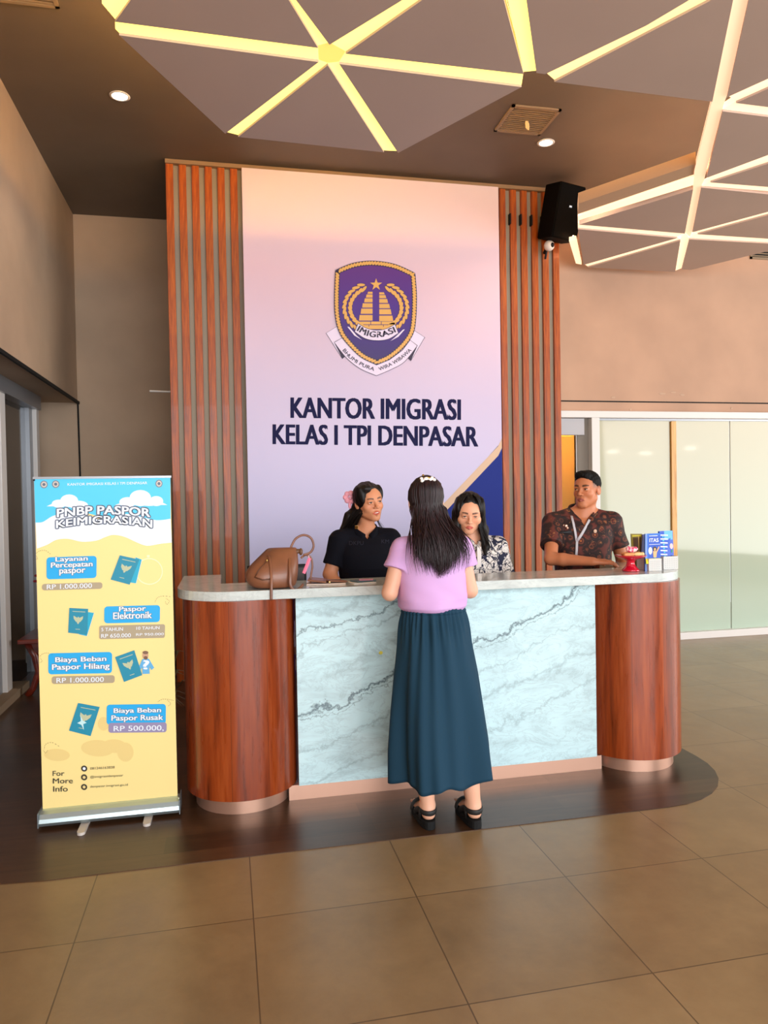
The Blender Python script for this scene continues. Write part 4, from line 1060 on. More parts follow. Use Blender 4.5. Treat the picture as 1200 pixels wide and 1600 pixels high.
def dsp(X, Y, Z):
    low = np.clip((1.10-Z)/0.12, 0, 1)
    return 0.0035*np.sin(46*X+2.0*np.sin(30*Z))*low*np.clip(1, 0, 1)+0.0055*np.sin(23*X-14*Z+9*Y+1.0)*np.sin(15*Z+5*X)+0.003*np.sin(31*Z+24*X-9*Y)
shirt(P1, 'blouse', LIL, [(0.955, 0.006, 0.05, 0.136, 0.116), (0.972, 0.004, 0.05, 0.152, 0.130), (1.01, 0, 0.05, 0.158, 0.132), (1.08, -0.002, 0.05, 0.151, 0.122), (1.15, 0, 0.052, 0.151, 0.115), (1.205, 0, 0.05, 0.148, 0.098), (1.245, 0, 0.045, 0.12, 0.072)],
      SH1, EL1, 0.44, 0.052, 0.060, (0, 0.04, 1.272), 0.058, disp=dsp, lo=(-0.30, -0.14, 0.94), hi=(0.30, 0.25, 1.34), n=2.2, trap=0.046)
# gathered skirt
SK = mat('teal_cloth', (22, 56, 76), 0.8, spec=0.25); t = NT(SK); t.bump(t.noise(t.co((1, 1, 1)), 300, 2), 0.08, 0.001)
def ring(z, grow=0.0, n=180):
    zz = [0.20, 0.33, 0.50, 0.66, 0.80, 0.90, 0.945, 0.965, 0.985]
    wx = np.interp(z, zz, [0.224, 0.220, 0.204, 0.188, 0.168, 0.152, 0.143, 0.136, 0.131])+grow; wy = np.interp(z, zz, [0.208, 0.198, 0.182, 0.168, 0.150, 0.136, 0.126, 0.114, 0.110])+grow
    cx = np.interp(z, [0.2, 0.985], [0.034, 0.006]); cy = np.interp(z, [0.2, 0.985], [0.068, 0.05]); out = []
    for i in range(n):
        a = 2*PI*i/n; g_ = math.exp(-((z-0.915)/0.075)**2)*0.0065 if z < 0.96 else (0.0025)
        f = g_*math.sin(33*a+3*math.sin(5*a))
        low = (0.95-z)/0.75; low = max(0, low)
        f += 0.024*low*math.sin(6*a+1.3*math.sin(2*a)+1.2*(1-low)+0.35)+0.008*low*math.sin(14*a+1.0+2*math.sin(3*a))+0.006*low*(1-low)*math.sin(11*a+2.0+3*low)+0.0070*(max(0, 1-low*1.6)*min(1, low*8))*math.sin(17*a+1.5*math.sin(3*a))
        out.append(Vector((cx+(wx+f)*math.cos(a), cy+(wy+f)*math.sin(a), z)))
    return out
zs = [0.20+0.785*k/52 for k in range(53)]
rg = [ring(z) for z in zs]
for i, p in enumerate(rg[0]):      # hem dips at the back
    a = 2*PI*i/180
    for k in range(6): rg[k][i].z += (1-k/6)*(0.010*math.sin(7*a+0.9)-0.008*max(0, -math.sin(a))+0.02*max(0, math.sin(a)))
mb = MB(); mb.loft(rg, cap=False)
sk = mb.build('skirt', SK, P1, smooth=True, local=True)
s_ = sk.modifiers.new('t', 'SOLIDIFY'); s_.thickness = 0.003; s_.offset = -1
mb = MB(); mb.loft([ring(z, 0.003) for z in (0.948, 0.955, 0.975, 0.985)], cap=False); wb = mb.build('waistband', SK, P1, smooth=True, local=True)
s_ = wb.modifiers.new('t', 'SOLIDIFY'); s_.thickness = 0.004
# chunky black sandals
for (ax, ay) in ((-0.053, -0.022), (0.147, -0.062)):
    so = MB(); out = []
    for k in range(28):
        a = 2*PI*k/28; yy = math.sin(a); w_ = 0.037+0.010*sst((yy+0.2)); cxx = math.copysign(abs(math.cos(a))**0.7, math.cos(a)); yy = math.copysign(abs(yy)**0.8, yy); out.append((ax+w_*cxx, ay+0.072+0.118*yy))
    so.prism(out, 0.0035, 0.040)
    s0 = so.build('sandal_sole', MT['blackm'], P1, local=True, bevel=0.006)
    st = MB(); sm = mat('sandal_strap', (26, 24, 24), 0.6)
    st.tube([(ax+0.037*math.cos(a), ay+0.004+0.046*math.sin(a), 0.080+0.004*math.sin(a)) for a in [PI+0.1+(PI-0.2)*k/12 for k in range(13)]], 0.0035, 8, 3.4, up=(0, 0, 1))
    for q in (-1, 1):
        st.tube([(ax+q*0.036, ay+0.0, 0.080), (ax+q*0.038, ay+0.035, 0.070), (ax+q*0.040, ay+0.07, 0.050), (ax+q*0.041, ay+0.09, 0.035)], 0.013, 8, 0.25, up=(q, 0, 0))
        st.tube([(ax+q*0.034, ay+0.02, 0.036), (ax+q*0.036, ay+0.012, 0.055), (ax+q*0.037, ay+0.004, 0.078)], 0.014, 8, 0.25, up=(q, 0, 0))
    st.tube([(ax+0.048*math.cos(a), ay+0.115, 0.036+0.048*math.sin(a)) for a in [PI*k/12 for k in range(13)]], 0.0035, 8, 5.0, up=(0, 1, 0))
    st.build('sandal_strap', sm, P1, smooth=True, local=True)
# long straight hair
def hb(F):
    h1.E(F, (0, -0.018, 0.034), (0.077, 0.095, 0.086), 0.01)
    h1.E(F, (0, 0.085, -0.03), (0.062, 0.06, 0.085), 0.01, 's')
    for q in (-1, 1): h1.E(F, (q*0.054, -0.03, -0.02), (0.020, 0.042, 0.06), 0.015)
    h1.E(F, (0, -0.048, -0.02), (0.054, 0.034, 0.08), 0.015)
    F.cap((0, 0.050, 1.40), (0, 0.030, 1.28), 0.046, 0.030, 0.02)
    F.disp(lambda X, Y, Z: 0.0018*np.sin(170*X+30*Y)+0.001*np.sin(320*X+12*Z))
iso_obj('hair', hb, (-0.14, -0.15, 1.20), (0.14, 0.25, 1.60), 0.004, HAIRU, P1, 1)
paths = []
for i in range(950):
    side = random.random()
    phi = PI+random.uniform(-1.75, 1.75); pre = scalp_path(h1, phi, zeq=-0.01, n=6, grow=random.uniform(0.002, 0.009), start=(0, -0.03), r=(0.077, 0.094, 0.088))
    e = pre[-1]; u = (phi-PI)/1.75                      # -1 .. 1
    xt = 0.012-u*0.095+random.gauss(0, 0.016); zt = 1.105+0.085*abs(u)**1.3+abs(random.gauss(0, 0.032))
    if random.random() < 0.16: xt += math.copysign(0.035+0.02*random.random(), -u); zt = random.uniform(1.12, 1.19)
    yt = -0.078-random.uniform(0, 0.016)+0.02*abs(u); sway = random.gauss(0, 0.006); ph = random.uniform(0, 6)
    for k in range(1, 12):
        s_ = k/11; f = sst(s_*1.15)
        z = e.z+(zt-e.z)*s_; x = e.x*(1-f)+xt*f+sway*math.sin(PI*s_*1.5+ph)
        if s_ > 0.8: x += -0.014*(s_-0.8)/0.2*math.copysign(1, xt)*random.uniform(0.6, 1)
        y = min(e.y*(1-f)+yt*f, (0.02 if z > 1.30 else 1)*1.0); pre.append(Vector((x, y-0.004*math.sin(PI*s_), z)))
    r0 = random.uniform(0.0018, 0.0036); n_ = len(pre)
    paths.append((pre, [r0*min(1, 0.5+j/3)*(1 if j < n_-5 else max(0.12, (n_-1-j)/5)) for j in range(n_)]))
ho = strands('hair_strands', P1, HAIRR, paths, 5)
# half-up twist and the white flower clip
clip = MB(); wc = mat('clip_pearl', (246, 238, 232), 0.4); gc = mat('clip_gold', (206, 168, 80), 0.3, 0.7)
tw = []
for q in (-1, 1):
    tw.append(([Vector(h1.g(q*0.070, 0.00, 0.055)), Vector(h1.g(q*0.062, -0.055, 0.080)), Vector(h1.g(q*0.035, -0.090, 0.088)), Vector(h1.g(0, -0.108, 0.080))], [0.008, 0.010, 0.010, 0.007]))
strands('hair_twist', P1, HAIRR, tw, 8)
clip.use(gc).tube([h1.g(-0.035, -0.092, 0.096), h1.g(0, -0.100, 0.102), h1.g(0.035, -0.092, 0.096)], 0.005, 8)
clip.use(gc).tube([h1.g(-0.012, -0.075, 0.108), h1.g(-0.016, -0.072, 0.124)], 0.004, 6)
for (x, z, r_) in ((-0.026, 0.086, 0.010), (-0.008, 0.094, 0.012), (0.012, 0.090, 0.011), (0.030, 0.090, 0.009), (0.004, 0.080, 0.009), (-0.030, 0.098, 0.008), (0.020, 0.100, 0.008)):
    clip.use(wc).ell(h1.g(x, -0.108, z), (r_, 0.007, r_*0.8), 10)
clip.build('flower_clip', None, P1, smooth=True, local=True)

# ------------------------------------------------------------------ woman in navy uniform
P2 = tag(empty('person', (0.79, 4.22, 0), PI+math.radians(2)), 'person in black-navy uniform shirt with long black hair and a pink hair flower, talking', 'person')
h2 = Head((-0.018, 0.035, 1.440), yaw=-15, pitch=2, roll=7, sc=0.97, wide=1.10)
SH2 = [(-0.152, 0, 1.222), (0.152, 0, 1.222)]; EL2 = [(-0.205, 0.02, 1.03), (0.215, 0.02, 1.03)]; WR2 = [(-0.13, 0.15, 0.86), (0.14, 0.15, 0.86)]
def nav(F):
    trunk(F, y=0, top=1.232, hd=tuple(h2.g(0, -0.02, -0.05)), nr=0.046); legs(F)
    for q in (0, 1):
        arm(F, SH2[q], EL2[q], WR2[q], (0.046, 0.040, 0.036, 0.023))
        fingers(F, WR2[q], (0.1 if q == 0 else -0.1, 0.5, -0.12), (0, 0.12, 0.5), (1 if q == 0 else -1, 0, 0), 0.16, 0.3, rs=0.95)
    h2.prims(F, mouth=0.006)
body_mesh(P2, nav, h2, 1.315, (-0.32, -0.18, 0.0), (0.32, 0.36, 1.6), (216, 146, 108), (200, 86, 76), (40, 20, 14))
h2.eyes(P2, 0.25, (-0.001, 0))
MB().ell(h2.g(0, 0.0835, -0.0605), (0.0135, 0.004, 0.0034), 14, Matrix([list(r) for r in h2.R])).build('teeth', mat('teeth', (240, 226, 214), 0.3), P2, smooth=True, local=True)
NAV = mat('navy_cloth', (7, 8, 20), 0.85, spec=0.2); t = NT(NAV); t.bump(t.noise(t.co(), 350, 2), 0.08, 0.001)
s2 = shirt(P2, 'uniform_shirt', NAV, [(0.80, 0, 0, 0.168, 0.125), (0.95, 0, 0, 0.150, 0.112), (1.06, 0, 0.010, 0.160, 0.124), (1.14, 0, 0.008, 0.163, 0.120), (1.20, 0, 0, 0.155, 0.098), (1.245, 0, -0.01, 0.12, 0.07)],
      SH2, EL2, 0.74, 0.058, 0.060, (0, -0.008, 1.262), 0.056, vz=1.225, vtan=0.62, disp=ripple(0.0022, 14, 17, 1.0))
collar('collar', P2, NAV, -0.006, 1.318, 1.252, 0.062, 0.062, 0.034, 0.012, gap=0.07)
trousers(P2, NAV)
shoes(P2)
b2 = bvh_of(s2)
patch(b2, 557, 824, 5, 5, GOLD, 'gold_pin', P2)
lt = mat('thread_navy', (28, 29, 48), 0.8)
A = Art(lambda u, v: surf(b2, u, v, 0.002), (0, 0, 0))
A.text('DKPU', 545.5, 845.5, 568, 851.5, lt, 0.0); A.build('chest_lettering', P2)
A = Art(lambda u, v: surf(b2, u, v, 0.002), (0, 0, 0)); A.text('KM', 596, 843, 608, 849, lt, 0.0); A.build('name_lettering', P2)
def hb2(F):
    h2.E(F, (0, -0.020, 0.034), (0.083, 0.098, 0.090), 0.01)
    h2.E(F, (-0.008, 0.092, -0.002), (0.066, 0.068, 0.102), 0.012, 's')
    h2.E(F, (0.0, 0.045, -0.09), (0.09, 0.075, 0.080), 0.01, 's')
    h2.E(F, (0.036, 0.030, 0.086), (0.044, 0.046, 0.030), 0.02)
    h2.E(F, (0.068, 0.010, 0.040), (0.018, 0.056, 0.060), 0.02)
    h2.E(F, (-0.066, 0.010, 0.050), (0.016, 0.045, 0.050), 0.015)
    F.cap(tuple(h2.g(0.0, -0.065, 0.0)), (0.035, -0.085, 1.27), 0.062, 0.062, 0.02)
    F.cap((0.075, -0.055, 1.36), (0.125, -0.05, 1.235), 0.035, 0.030, 0.02)
    F.cap((0.04, -0.085, 1.27), (0.07, -0.10, 1.12), 0.058, 0.035, 0.02)
    F.disp(lambda X, Y, Z: 0.0016*np.sin(190*X+60*Y)+0.0008*np.sin(330*Y+40*X))
iso_obj('hair', hb2, (-0.16, -0.20, 1.05), (0.20, 0.19, 1.60), 0.0038, HAIR, P2, 1)
paths = []
for i in range(90):
    phi = random.uniform(0.75, 2.9); pre = scalp_path(h2, phi, zeq=-0.02, n=6, grow=0.004, c0=(0, -0.020, 0.034), r=(0.083, 0.098, 0.088), start=(-0.02, 0.03))
    e = pre[-1]; tx = 0.06+random.uniform(0, 0.10); zt = random.uniform(1.16, 1.24)
    for k in range(1, 7): s_ = k/6; pre.append(Vector((e.x*(1-s_)+tx*s_+0.01*math.sin(3*s_), e.y*(1-sst(s_))-0.055*sst(s_), e.z+(zt-e.z)*s_)))
    paths.append((pre, [0.0026]*(len(pre)-2)+[0.0015, 0.0004]))
for i in range(14):   # wisps on her other side
    x0 = -0.055-random.uniform(0, 0.012); pre = [Vector((x0, -0.01, 1.38)), Vector((x0-0.012, 0.0, 1.34)), Vector((x0-0.025-random.uniform(0, 0.02), 0.01, 1.30)), Vector((x0-0.03-random.uniform(0, 0.035), 0.02, 1.265))]
    paths.append((pre, [0.0014, 0.0014, 0.001, 0.0004]))
strands('hair_strands', P2, HAIR, paths, 5)
fl = MB(); c = Vector(h2.g(0.086, -0.075, 0.035))
for k in range(7):
    a = 2*PI*k/7; fl.ell(c+Vector((0.006*math.cos(a), 0.008, 0.024*math.sin(a)+0.004))+Vector((0.020*math.cos(a), 0, 0)), (0.017, 0.010, 0.017), 10, R3(10*math.sin(a), 30*math.cos(a), 0))
fl.ell(c+Vector((0.0, 0.016, 0)), (0.010, 0.008, 0.010), 10); fl.ell(c+Vector((0.002, 0.01, -0.042)), (0.010, 0.007, 0.022), 10)
fl.build('pink_hair_flower', mat('pink_petal', (238, 160, 176), 0.7), P2, smooth=True, local=True)

# ------------------------------------------------------------------ woman in black and white batik
P3 = tag(empty('person', (1.44, 4.17, 0), PI-math.radians(6)), 'person in black and white patterned shirt with long black hair, looking down', 'person')
h3 = Head((0.035, 0.035, 1.366), yaw=8, pitch=17, roll=-3, sc=1.0, wide=1.20)
SH3 = [(-0.142, 0, 1.165), (0.142, 0, 1.165)]; EL3 = [(-0.190, 0.03, 0.97), (0.190, 0.03, 0.97)]; WR3 = [(-0.10, 0.16, 0.83), (0.10, 0.16, 0.83)]
def bat(F):
    trunk(F, y=0, top=1.172, hd=tuple(h3.g(0, -0.03, -0.05)), nr=0.046); legs(F, hip=0.74)
    for q in (0, 1):
        arm(F, SH3[q], EL3[q], WR3[q], (0.044, 0.038, 0.035, 0.022))
        fingers(F, WR3[q], (0.1 if q == 0 else -0.1, 0.5, -0.12), (0, 0.12, 0.5), (1 if q == 0 else -1, 0, 0), 0.155, 0.3, rs=0.95)
    h3.prims(F)
body_mesh(P3, bat, h3, 1.24, (-0.30, -0.18, 0.0), (0.30, 0.36, 1.5), (230, 166, 132), (200, 88, 82), (54, 30, 20))
h3.eyes(P3, 0.78)
BW = mat('batik_white', (236, 226, 218), 0.8); t = NT(BW); v = t.co()
vd = t.n('ShaderNodeTexVoronoi', {'Vector': v, 'Scale': 24.0}, feature='DISTANCE_TO_EDGE').outputs['Distance']
vf = t.n('ShaderNodeTexVoronoi', {'Vector': v, 'Scale': 42.0}, feature='F1').outputs['Distance']
nn = t.noise(v, 9, 4, 0.6, 2.0); n3 = t.noise(v, 60, 3, 0.6, 1.5)
c = t.ramp(t.math('ADD', vd, t.math('MULTIPLY', n3, 0.12)), [(0.075, (22, 22, 40)), (0.11, (236, 226, 218))])
c = t.mix(t.math('GREATER_THAN', nn, 0.53), c, t.ramp(vf, [(0.22, (214, 206, 210)), (0.3, (24, 28, 56))]))
c = t.mix(t.math('LESS_THAN', t.math('ABSOLUTE', t.math('SUBTRACT', n3, 0.5)), 0.018), c, (30, 30, 52)); t.color(c)
s3 = shirt(P3, 'batik_shirt', BW, [(0.78, 0, 0, 0.162, 0.12), (0.92, 0, 0, 0.146, 0.112), (1.0, 0, 0.010, 0.154, 0.124), (1.08, 0, 0.008, 0.156, 0.120), (1.14, 0, 0, 0.148, 0.098), (1.185, 0, -0.01, 0.12, 0.07)],
      SH3, EL3, 1.0, 0.056, 0.054, (0, -0.008, 1.205), 0.054, vz=1.175, vtan=0.55, disp=ripple(0.0022, 14, 17, 2.0), hi=(0.34, 0.28, 1.36))
collar('collar', P3, BW, -0.006, 1.252, 1.196, 0.060, 0.060, 0.032, 0.010, gap=0.07)
MB().box(-0.012, 0.012, 0.122, 0.131, 0.84, 1.17).build('placket', mat('batik_placket', (232, 222, 216), 0.8), P3, local=True)
trousers(P3, mat('black_cloth', (20, 20, 24), 0.8), waist=0.88); shoes(P3)
def hb3(F):
    h3.E(F, (0, -0.020, 0.034), (0.084, 0.098, 0.090), 0.01)
    h3.E(F, (0.0, 0.094, -0.006), (0.068, 0.068, 0.100), 0.012, 's')
    h3.E(F, (0.0, 0.060, -0.10), (0.06, 0.075, 0.080), 0.01, 's')
    for q in (-1, 1):
        h3.E(F, (q*0.068, 0.012, 0.030), (0.022, 0.052, 0.070), 0.02)
        a = h3.g(q*0.072, 0.0, -0.02)
    F.cap(tuple(h3.g(0.074, 0.0, 0.0)), (0.110, 0.035, 1.24), 0.030, 0.034, 0.02); F.cap((0.110, 0.035, 1.24), (0.115, 0.07, 1.12), 0.034, 0.028, 0.02)
    F.cap(tuple(h3.g(-0.072, 0.0, 0.0)), (-0.055, 0.02, 1.26), 0.020, 0.026, 0.02); F.cap((-0.055, 0.02, 1.26), (-0.050, 0.085, 1.165), 0.026, 0.022, 0.02); F.cap((-0.050, 0.085, 1.165), (-0.040, 0.115, 1.13), 0.022, 0.010, 0.01)
    F.cap(tuple(h3.g(0, -0.07, -0.01)), (0.0, -0.085, 1.10), 0.062, 0.060, 0.02)
    F.disp(lambda X, Y, Z: 0.0016*np.sin(190*X+60*Y)+0.0008*np.sin(330*Y+40*X))
iso_obj('hair', hb3, (-0.16, -0.20, 1.0), (0.20, 0.19, 1.52), 0.0038, HAIR, P3, 1)
paths = []
for i in range(110):
    q = random.choice((-1, 1)); phi = q*random.uniform(0.7, 1.9)
    pre = scalp_path(h3, phi, zeq=-0.01, n=6, grow=0.004, c0=(0, -0.020, 0.034), r=(0.083, 0.098, 0.088), start=(0.0, 0.03)); e = pre[-1]
    tx = (0.115+random.gauss(0, 0.016)) if q > 0 else (-0.046+random.gauss(0, 0.012)); zt = random.uniform(1.10, 1.17); yt = 0.085 if q > 0 else 0.115
    for k in range(1, 8): s_ = k/7; pre.append(Vector((e.x*(1-sst(s_))+tx*sst(s_), e.y*(1-s_**2)+yt*s_**2, e.z+(zt-e.z)*s_)))
    paths.append((pre, [0.0026]*(len(pre)-2)+[0.0015, 0.0004]))
strands('hair_strands', P3, HAIR, paths, 5)

# ------------------------------------------------------------------ man in brown batik
P4 = tag(empty('person', (2.155, 4.20, 0), PI-math.radians(14)), 'person with short black hair in dark brown batik shirt, lanyard and badge, looking left', 'person')
W4 = P4.matrix_basis.inverted()
def L4(x, y, z): p = W4 @ Vector((x, y, z)); return (p.x, p.y, p.z)
h4 = Head(L4(2.182, 4.185, 1.492), yaw=38, pitch=0, roll=-1, sc=1.0, sex='m', wide=0.98)
SH4 = [(-0.182, 0, 1.296), (0.182, 0, 1.296)]; EL4 = [L4(2.405, 4.16, 1.05), L4(1.880, 4.06, 1.085)]
WR4 = [L4(2.33, 3.98, 0.92), L4(2.050, 3.865, 1.078)]
hf = W4.to_3x3() @ Vector((1.0, -0.12, -0.05)); hup = W4.to_3x3() @ Vector((0.05, -0.15, 1)); hth = W4.to_3x3() @ Vector((0, 1, 0.1))
def man(F):
    F.tor([(0.78, 0, 0, 0.150, 0.108), (0.90, 0, 0, 0.150, 0.105), (1.02, 0, 0.005, 0.140, 0.10), (1.16, 0, 0.010, 0.165, 0.11), (1.25, 0, 0, 0.165, 0.098), (1.305, 0, -0.01, 0.13, 0.07)], 0.03)
    for q in (-1, 1): F.cap((q*0.03, -0.015, 1.345), (q*0.175, -0.005, 1.30), 0.045, 0.052, 0.03)
    F.cap((0, -0.012, 1.30), tuple(h4.g(0, -0.02, -0.05)), 0.060, 0.056, 0.03)
    legs(F, 0.09, 0.82, (0.085, 0.056, 0.052, 0.034))
    for q in (0, 1): arm(F, SH4[q], EL4[q], WR4[q], (0.048, 0.038, 0.036, 0.025))
    fingers(F, WR4[1], tuple(hf), tuple(hup), tuple(hth), 0.175, 0.30, rs=1.0)
    fingers(F, WR4[0], (0.1, 0.5, -0.5), (0, 0.5, 0.5), (1, 0, 0), 0.175, 0.3)
    h4.prims(F)
wv = Vector(WR4[1])+hf.normalized()*0.09
body_mesh(P4, man, h4, 1.375, (-0.36, -0.20, 0.0), (0.36, 0.46, 1.65), (196, 122, 84), (150, 74, 66), (26, 14, 8), fade=(60, 40, 30),
          hands=((wv.x-0.115, wv.y-0.115, wv.z-0.06), (wv.x+0.115, wv.y+0.115, wv.z+0.06)))
h4.eyes(P4, 0.35, (0.0022, 0))
BM = mat('batik_brown', (44, 18, 16), 0.75); t = NT(BM); v = t.co()
n3 = t.noise(v, 40, 3, 0.6, 1.0)
vv = t.n('ShaderNodeTexVoronoi', {'Vector': v, 'Scale': 19.0}, feature='F1')
dist = vv.outputs['Distance']
c = t.ramp(t.math('ADD', dist, t.math('MULTIPLY', t.math('SUBTRACT', n3, 0.5), 0.25)), [(0.0, (190, 120, 50)), (0.10, (120, 40, 24)), (0.20, (40, 14, 14)), (0.30, (128, 66, 40)), (0.37, (44, 18, 16)), (0.55, (34, 14, 14)), (0.72, (96, 40, 32))])
nn = t.noise(v, 7, 3, 0.6, 1.0)
c = t.mix(t.math('MULTIPLY', t.math('GREATER_THAN', nn, 0.52), 0.65), c, (28, 12, 14))
c = t.mix(t.math('MULTIPLY', t.math('GREATER_THAN', n3, 0.66), 0.6), c, (172, 112, 64)); t.color(c)
s4 = shirt(P4, 'batik_shirt', BM, [(0.84, 0, 0, 0.172, 0.125), (0.98, 0, 0, 0.168, 0.120), (1.10, 0, 0.008, 0.176, 0.126), (1.20, 0, 0.008, 0.184, 0.126), (1.27, 0, 0, 0.178, 0.105), (1.32, 0, -0.01, 0.14, 0.075)],
      SH4, EL4, 0.66, 0.058, 0.068, (0, -0.008, 1.342), 0.064, vz=1.262, vtan=0.50, disp=ripple(0.0026, 12, 15, 3.0), lo=(-0.40, -0.24, 0.80), hi=(0.40, 0.30, 1.50), trap=0.056)
collar('collar', P4, BM, -0.004, 1.405, 1.305, 0.068, 0.068, 0.040, 0.014, gap=0.10)
trousers(P4, mat('black_trousers', (22, 20, 22), 0.8), waist=0.98, x=0.09, r=(0.10, 0.08, 0.068), wt=0.16, dt=0.112)
shoes(P4, 0.095)
b4 = bvh_of(s4)
LY = mat('lanyard_ribbon', (190, 184, 190), 0.6)
ly = MB()
for pts in ([(893, 806), (896, 818), (899, 832), (901, 845)], [(921, 812), (915, 824), (908, 836), (902, 845)], [(901.5, 845), (901, 860), (900, 872)]):
    ly.tube([surf(b4, x, y, 0.006) for x, y in pts], 0.0085, 8, 0.25, up=(0, -1, 0.2))
ly.build('lanyard', LY, P4, smooth=True)
patch(b4, 900, 878, 15, 13, mat('badge_teal', (46, 74, 90), 0.3), 'id_badge', P4, 0.012)
patch(b4, 884, 831, 18, 3.6, mat('name_plate', (20, 20, 26), 0.4), 'name_plate', P4, 0.006)
patch(b4, 884, 831, 8, 1.2, mat('plate_text', (160, 150, 150), 0.5), 'name_text', P4, 0.0095)
pin = MB()
for (x, y, r_) in ((885, 822, 0.010), (881, 821, 0.006), (887, 825, 0.007)): pin.ell(surf(b4, x, y, 0.004), (r_, 0.004, r_), 8)
pin.build('gold_pin', MT['copper'], P4)
p_ = surf(b4, 930, 830, 0.004); MB().ell(p_, (0.011, 0.004, 0.012), 10).ell(p_+Vector((0, -0.003, 0)), (0.006, 0.003, 0.006), 8).build('round_pin', mat('pin_cream', (214, 176, 150), 0.4), P4)
def hb4(F):
    h4.E(F, (0, -0.018, 0.040), (0.0775, 0.093, 0.082), 0.01)
    h4.E(F, (0.006, 0.046, 0.090), (0.048, 0.034, 0.028), 0.02)
    h4.E(F, (0, 0.100, -0.010), (0.074, 0.066, 0.096), 0.008, 's')
    h4.E(F, (0, 0.030, -0.058), (0.12, 0.095, 0.098), 0.012, 's'); h4.E(F, (0, -0.08, -0.12), (0.12, 0.090, 0.090), 0.012, 's')
    F.disp(lambda X, Y, Z: 0.0014*np.sin(260*X+90*Z)*np.sin(230*Y-60*Z)+0.0007*np.sin(500*X+400*Y))
iso_obj('hair', hb4, tuple(np.array(h4.p)-0.13), tuple(np.array(h4.p)+0.14), 0.0026, mat('hair_short', (12, 8, 6), 0.7, spec=0.2), P4, 1)

# ================================================================== THINGS ON THE COUNTER
# handbag
LE = mat('tan_leather', (124, 74, 48), 0.42, coat=0.1); t = NT(LE); n_ = t.noise(t.co(), 6, 3); t.color(t.ramp(n_, [(0.3, (104, 60, 40)), (0.7, (142, 88, 58))])); t.bump(t.noise(t.co(), 260, 3), 0.12, 0.001)
hg = tag(empty('handbag', (0.20, 3.545, ZT1)), 'brown leather slouchy handbag with dangling straps on the left end of the counter', 'handbag')
def bagring(z, x0, x1, y0, y1, n=28, e=2.6):
    cx, cy, wx, wy = (x0+x1)/2, (y0+y1)/2, (x1-x0)/2, (y1-y0)/2; o = []
    for k in range(n):
        a = 2*PI*k/n; c_, s_ = math.cos(a), math.sin(a); o.append(Vector((cx+wx*math.copysign(abs(c_)**(2/e), c_), cy+wy*math.copysign(abs(s_)**(2/e), s_), z)))
    return o
zb = ZT1+0.001
rings = [bagring(zb+dz, *r) for dz, r in ((0, (0.135, 0.300, 3.475, 3.615)), (0.004, (0.115, 0.315, 3.465, 3.625)), (0.020, (0.092, 0.325, 3.455, 3.635)), (0.055, (0.076, 0.330, 3.452, 3.635)), (0.085, (0.086, 0.333, 3.460, 3.63)), (0.115, (0.112, 0.335, 3.475, 3.622)), (0.145, (0.145, 0.334, 3.495, 3.61)), (0.170, (0.172, 0.332, 3.515, 3.60)), (0.184, (0.186, 0.330, 3.53, 3.59)), (0.188, (0.200, 0.322, 3.54, 3.58)))]
ob = MB().loft(rings).build('bag_body', LE, hg, smooth=True)
sb = ob.modifiers.new('s', 'SUBSURF'); sb.levels = sb.render_levels = 1
def bp_(px, py, Y=3.46): return at(px, py, Y=Y)
def ribbon(name, pts, w, th, m, parent, up=(0, -1, 0.1), n=8, res=5):
    P_ = [Vector(p) for p in pts]; out = []
    for i in range(len(P_)-1):
        p0, p1, p2, p3 = P_[max(i-1, 0)], P_[i], P_[i+1], P_[min(i+2, len(P_)-1)]
        for k in range(res):
            t_ = k/res; out.append(0.5*((2*p1)+(p2-p0)*t_+(2*p0-5*p1+4*p2-p3)*t_*t_+(3*p1-p0-3*p2+p3)*t_**3))
    out.append(P_[-1])
    return MB().tube(out, w, n, th/w, up=up).build(name, m, parent, smooth=True)
ribbon('shoulder_strap', [bp_(420, 868, 3.50), bp_(422.5, 880, 3.475), bp_(424, 900, 3.448), bp_(424, 920, 3.434), bp_(424, 938, 3.430)], 0.0065, 0.002, LE, hg)
ribbon('front_strap', [bp_(452, 864, 3.53), bp_(453, 880, 3.475), bp_(453.5, 900, 3.452), bp_(454, 914, 3.447), bp_(459, 922, 3.450), bp_(466, 921, 3.455), bp_(474, 913, 3.50)], 0.0075, 0.002, LE, hg)
ribbon('carry_handle', [bp_(451, 866, 3.56), bp_(456, 852, 3.56), bp_(463, 841, 3.56), bp_(475, 836, 3.56), bp_(486, 841, 3.56), bp_(490, 853, 3.56), bp_(485, 863, 3.56), bp_(474, 867, 3.56)], 0.0055, 0.0025, LE, hg)
ribbon('rear_handle', [bp_(470, 872, 3.60), bp_(478, 867, 3.60), bp_(486, 872, 3.60), bp_(488, 885, 3.60), bp_(486, 898, 3.60), bp_(485, 911, 3.60)], 0.005, 0.0022, LE, hg)
kn = MB(); c = bp_(462, 862, 3.55); kn.ell(c, (0.030, 0.016, 0.013), 12, R3(0, -10, 0)).ell(bp_(470, 862, 3.545), (0.010, 0.015, 0.018), 10)
kn.build('knotted_flap', mat('leather_dark', (104, 70, 46), 0.5), hg, smooth=True)
MB().tube([bp_(398, 902, 3.462), bp_(405, 890, 3.464), bp_(419, 874, 3.49)], 0.0022, 6).tube([bp_(398, 902, 3.462), bp_(410, 906, 3.452), bp_(422, 905, 3.450)], 0.003, 6).build('seam', mat('leather_seam', (92, 54, 34), 0.5), hg, smooth=True)
MB().ell(bp_(417, 876, 3.485), (0.004, 0.003, 0.007), 8).build('ring', mat('brass', (200, 160, 90), 0.3, 0.9), hg)
tg = MB(); a_ = bp_(484, 872, 3.57); b_ = bp_(474.5, 896, 3.57); d = (b_-a_).normalized()
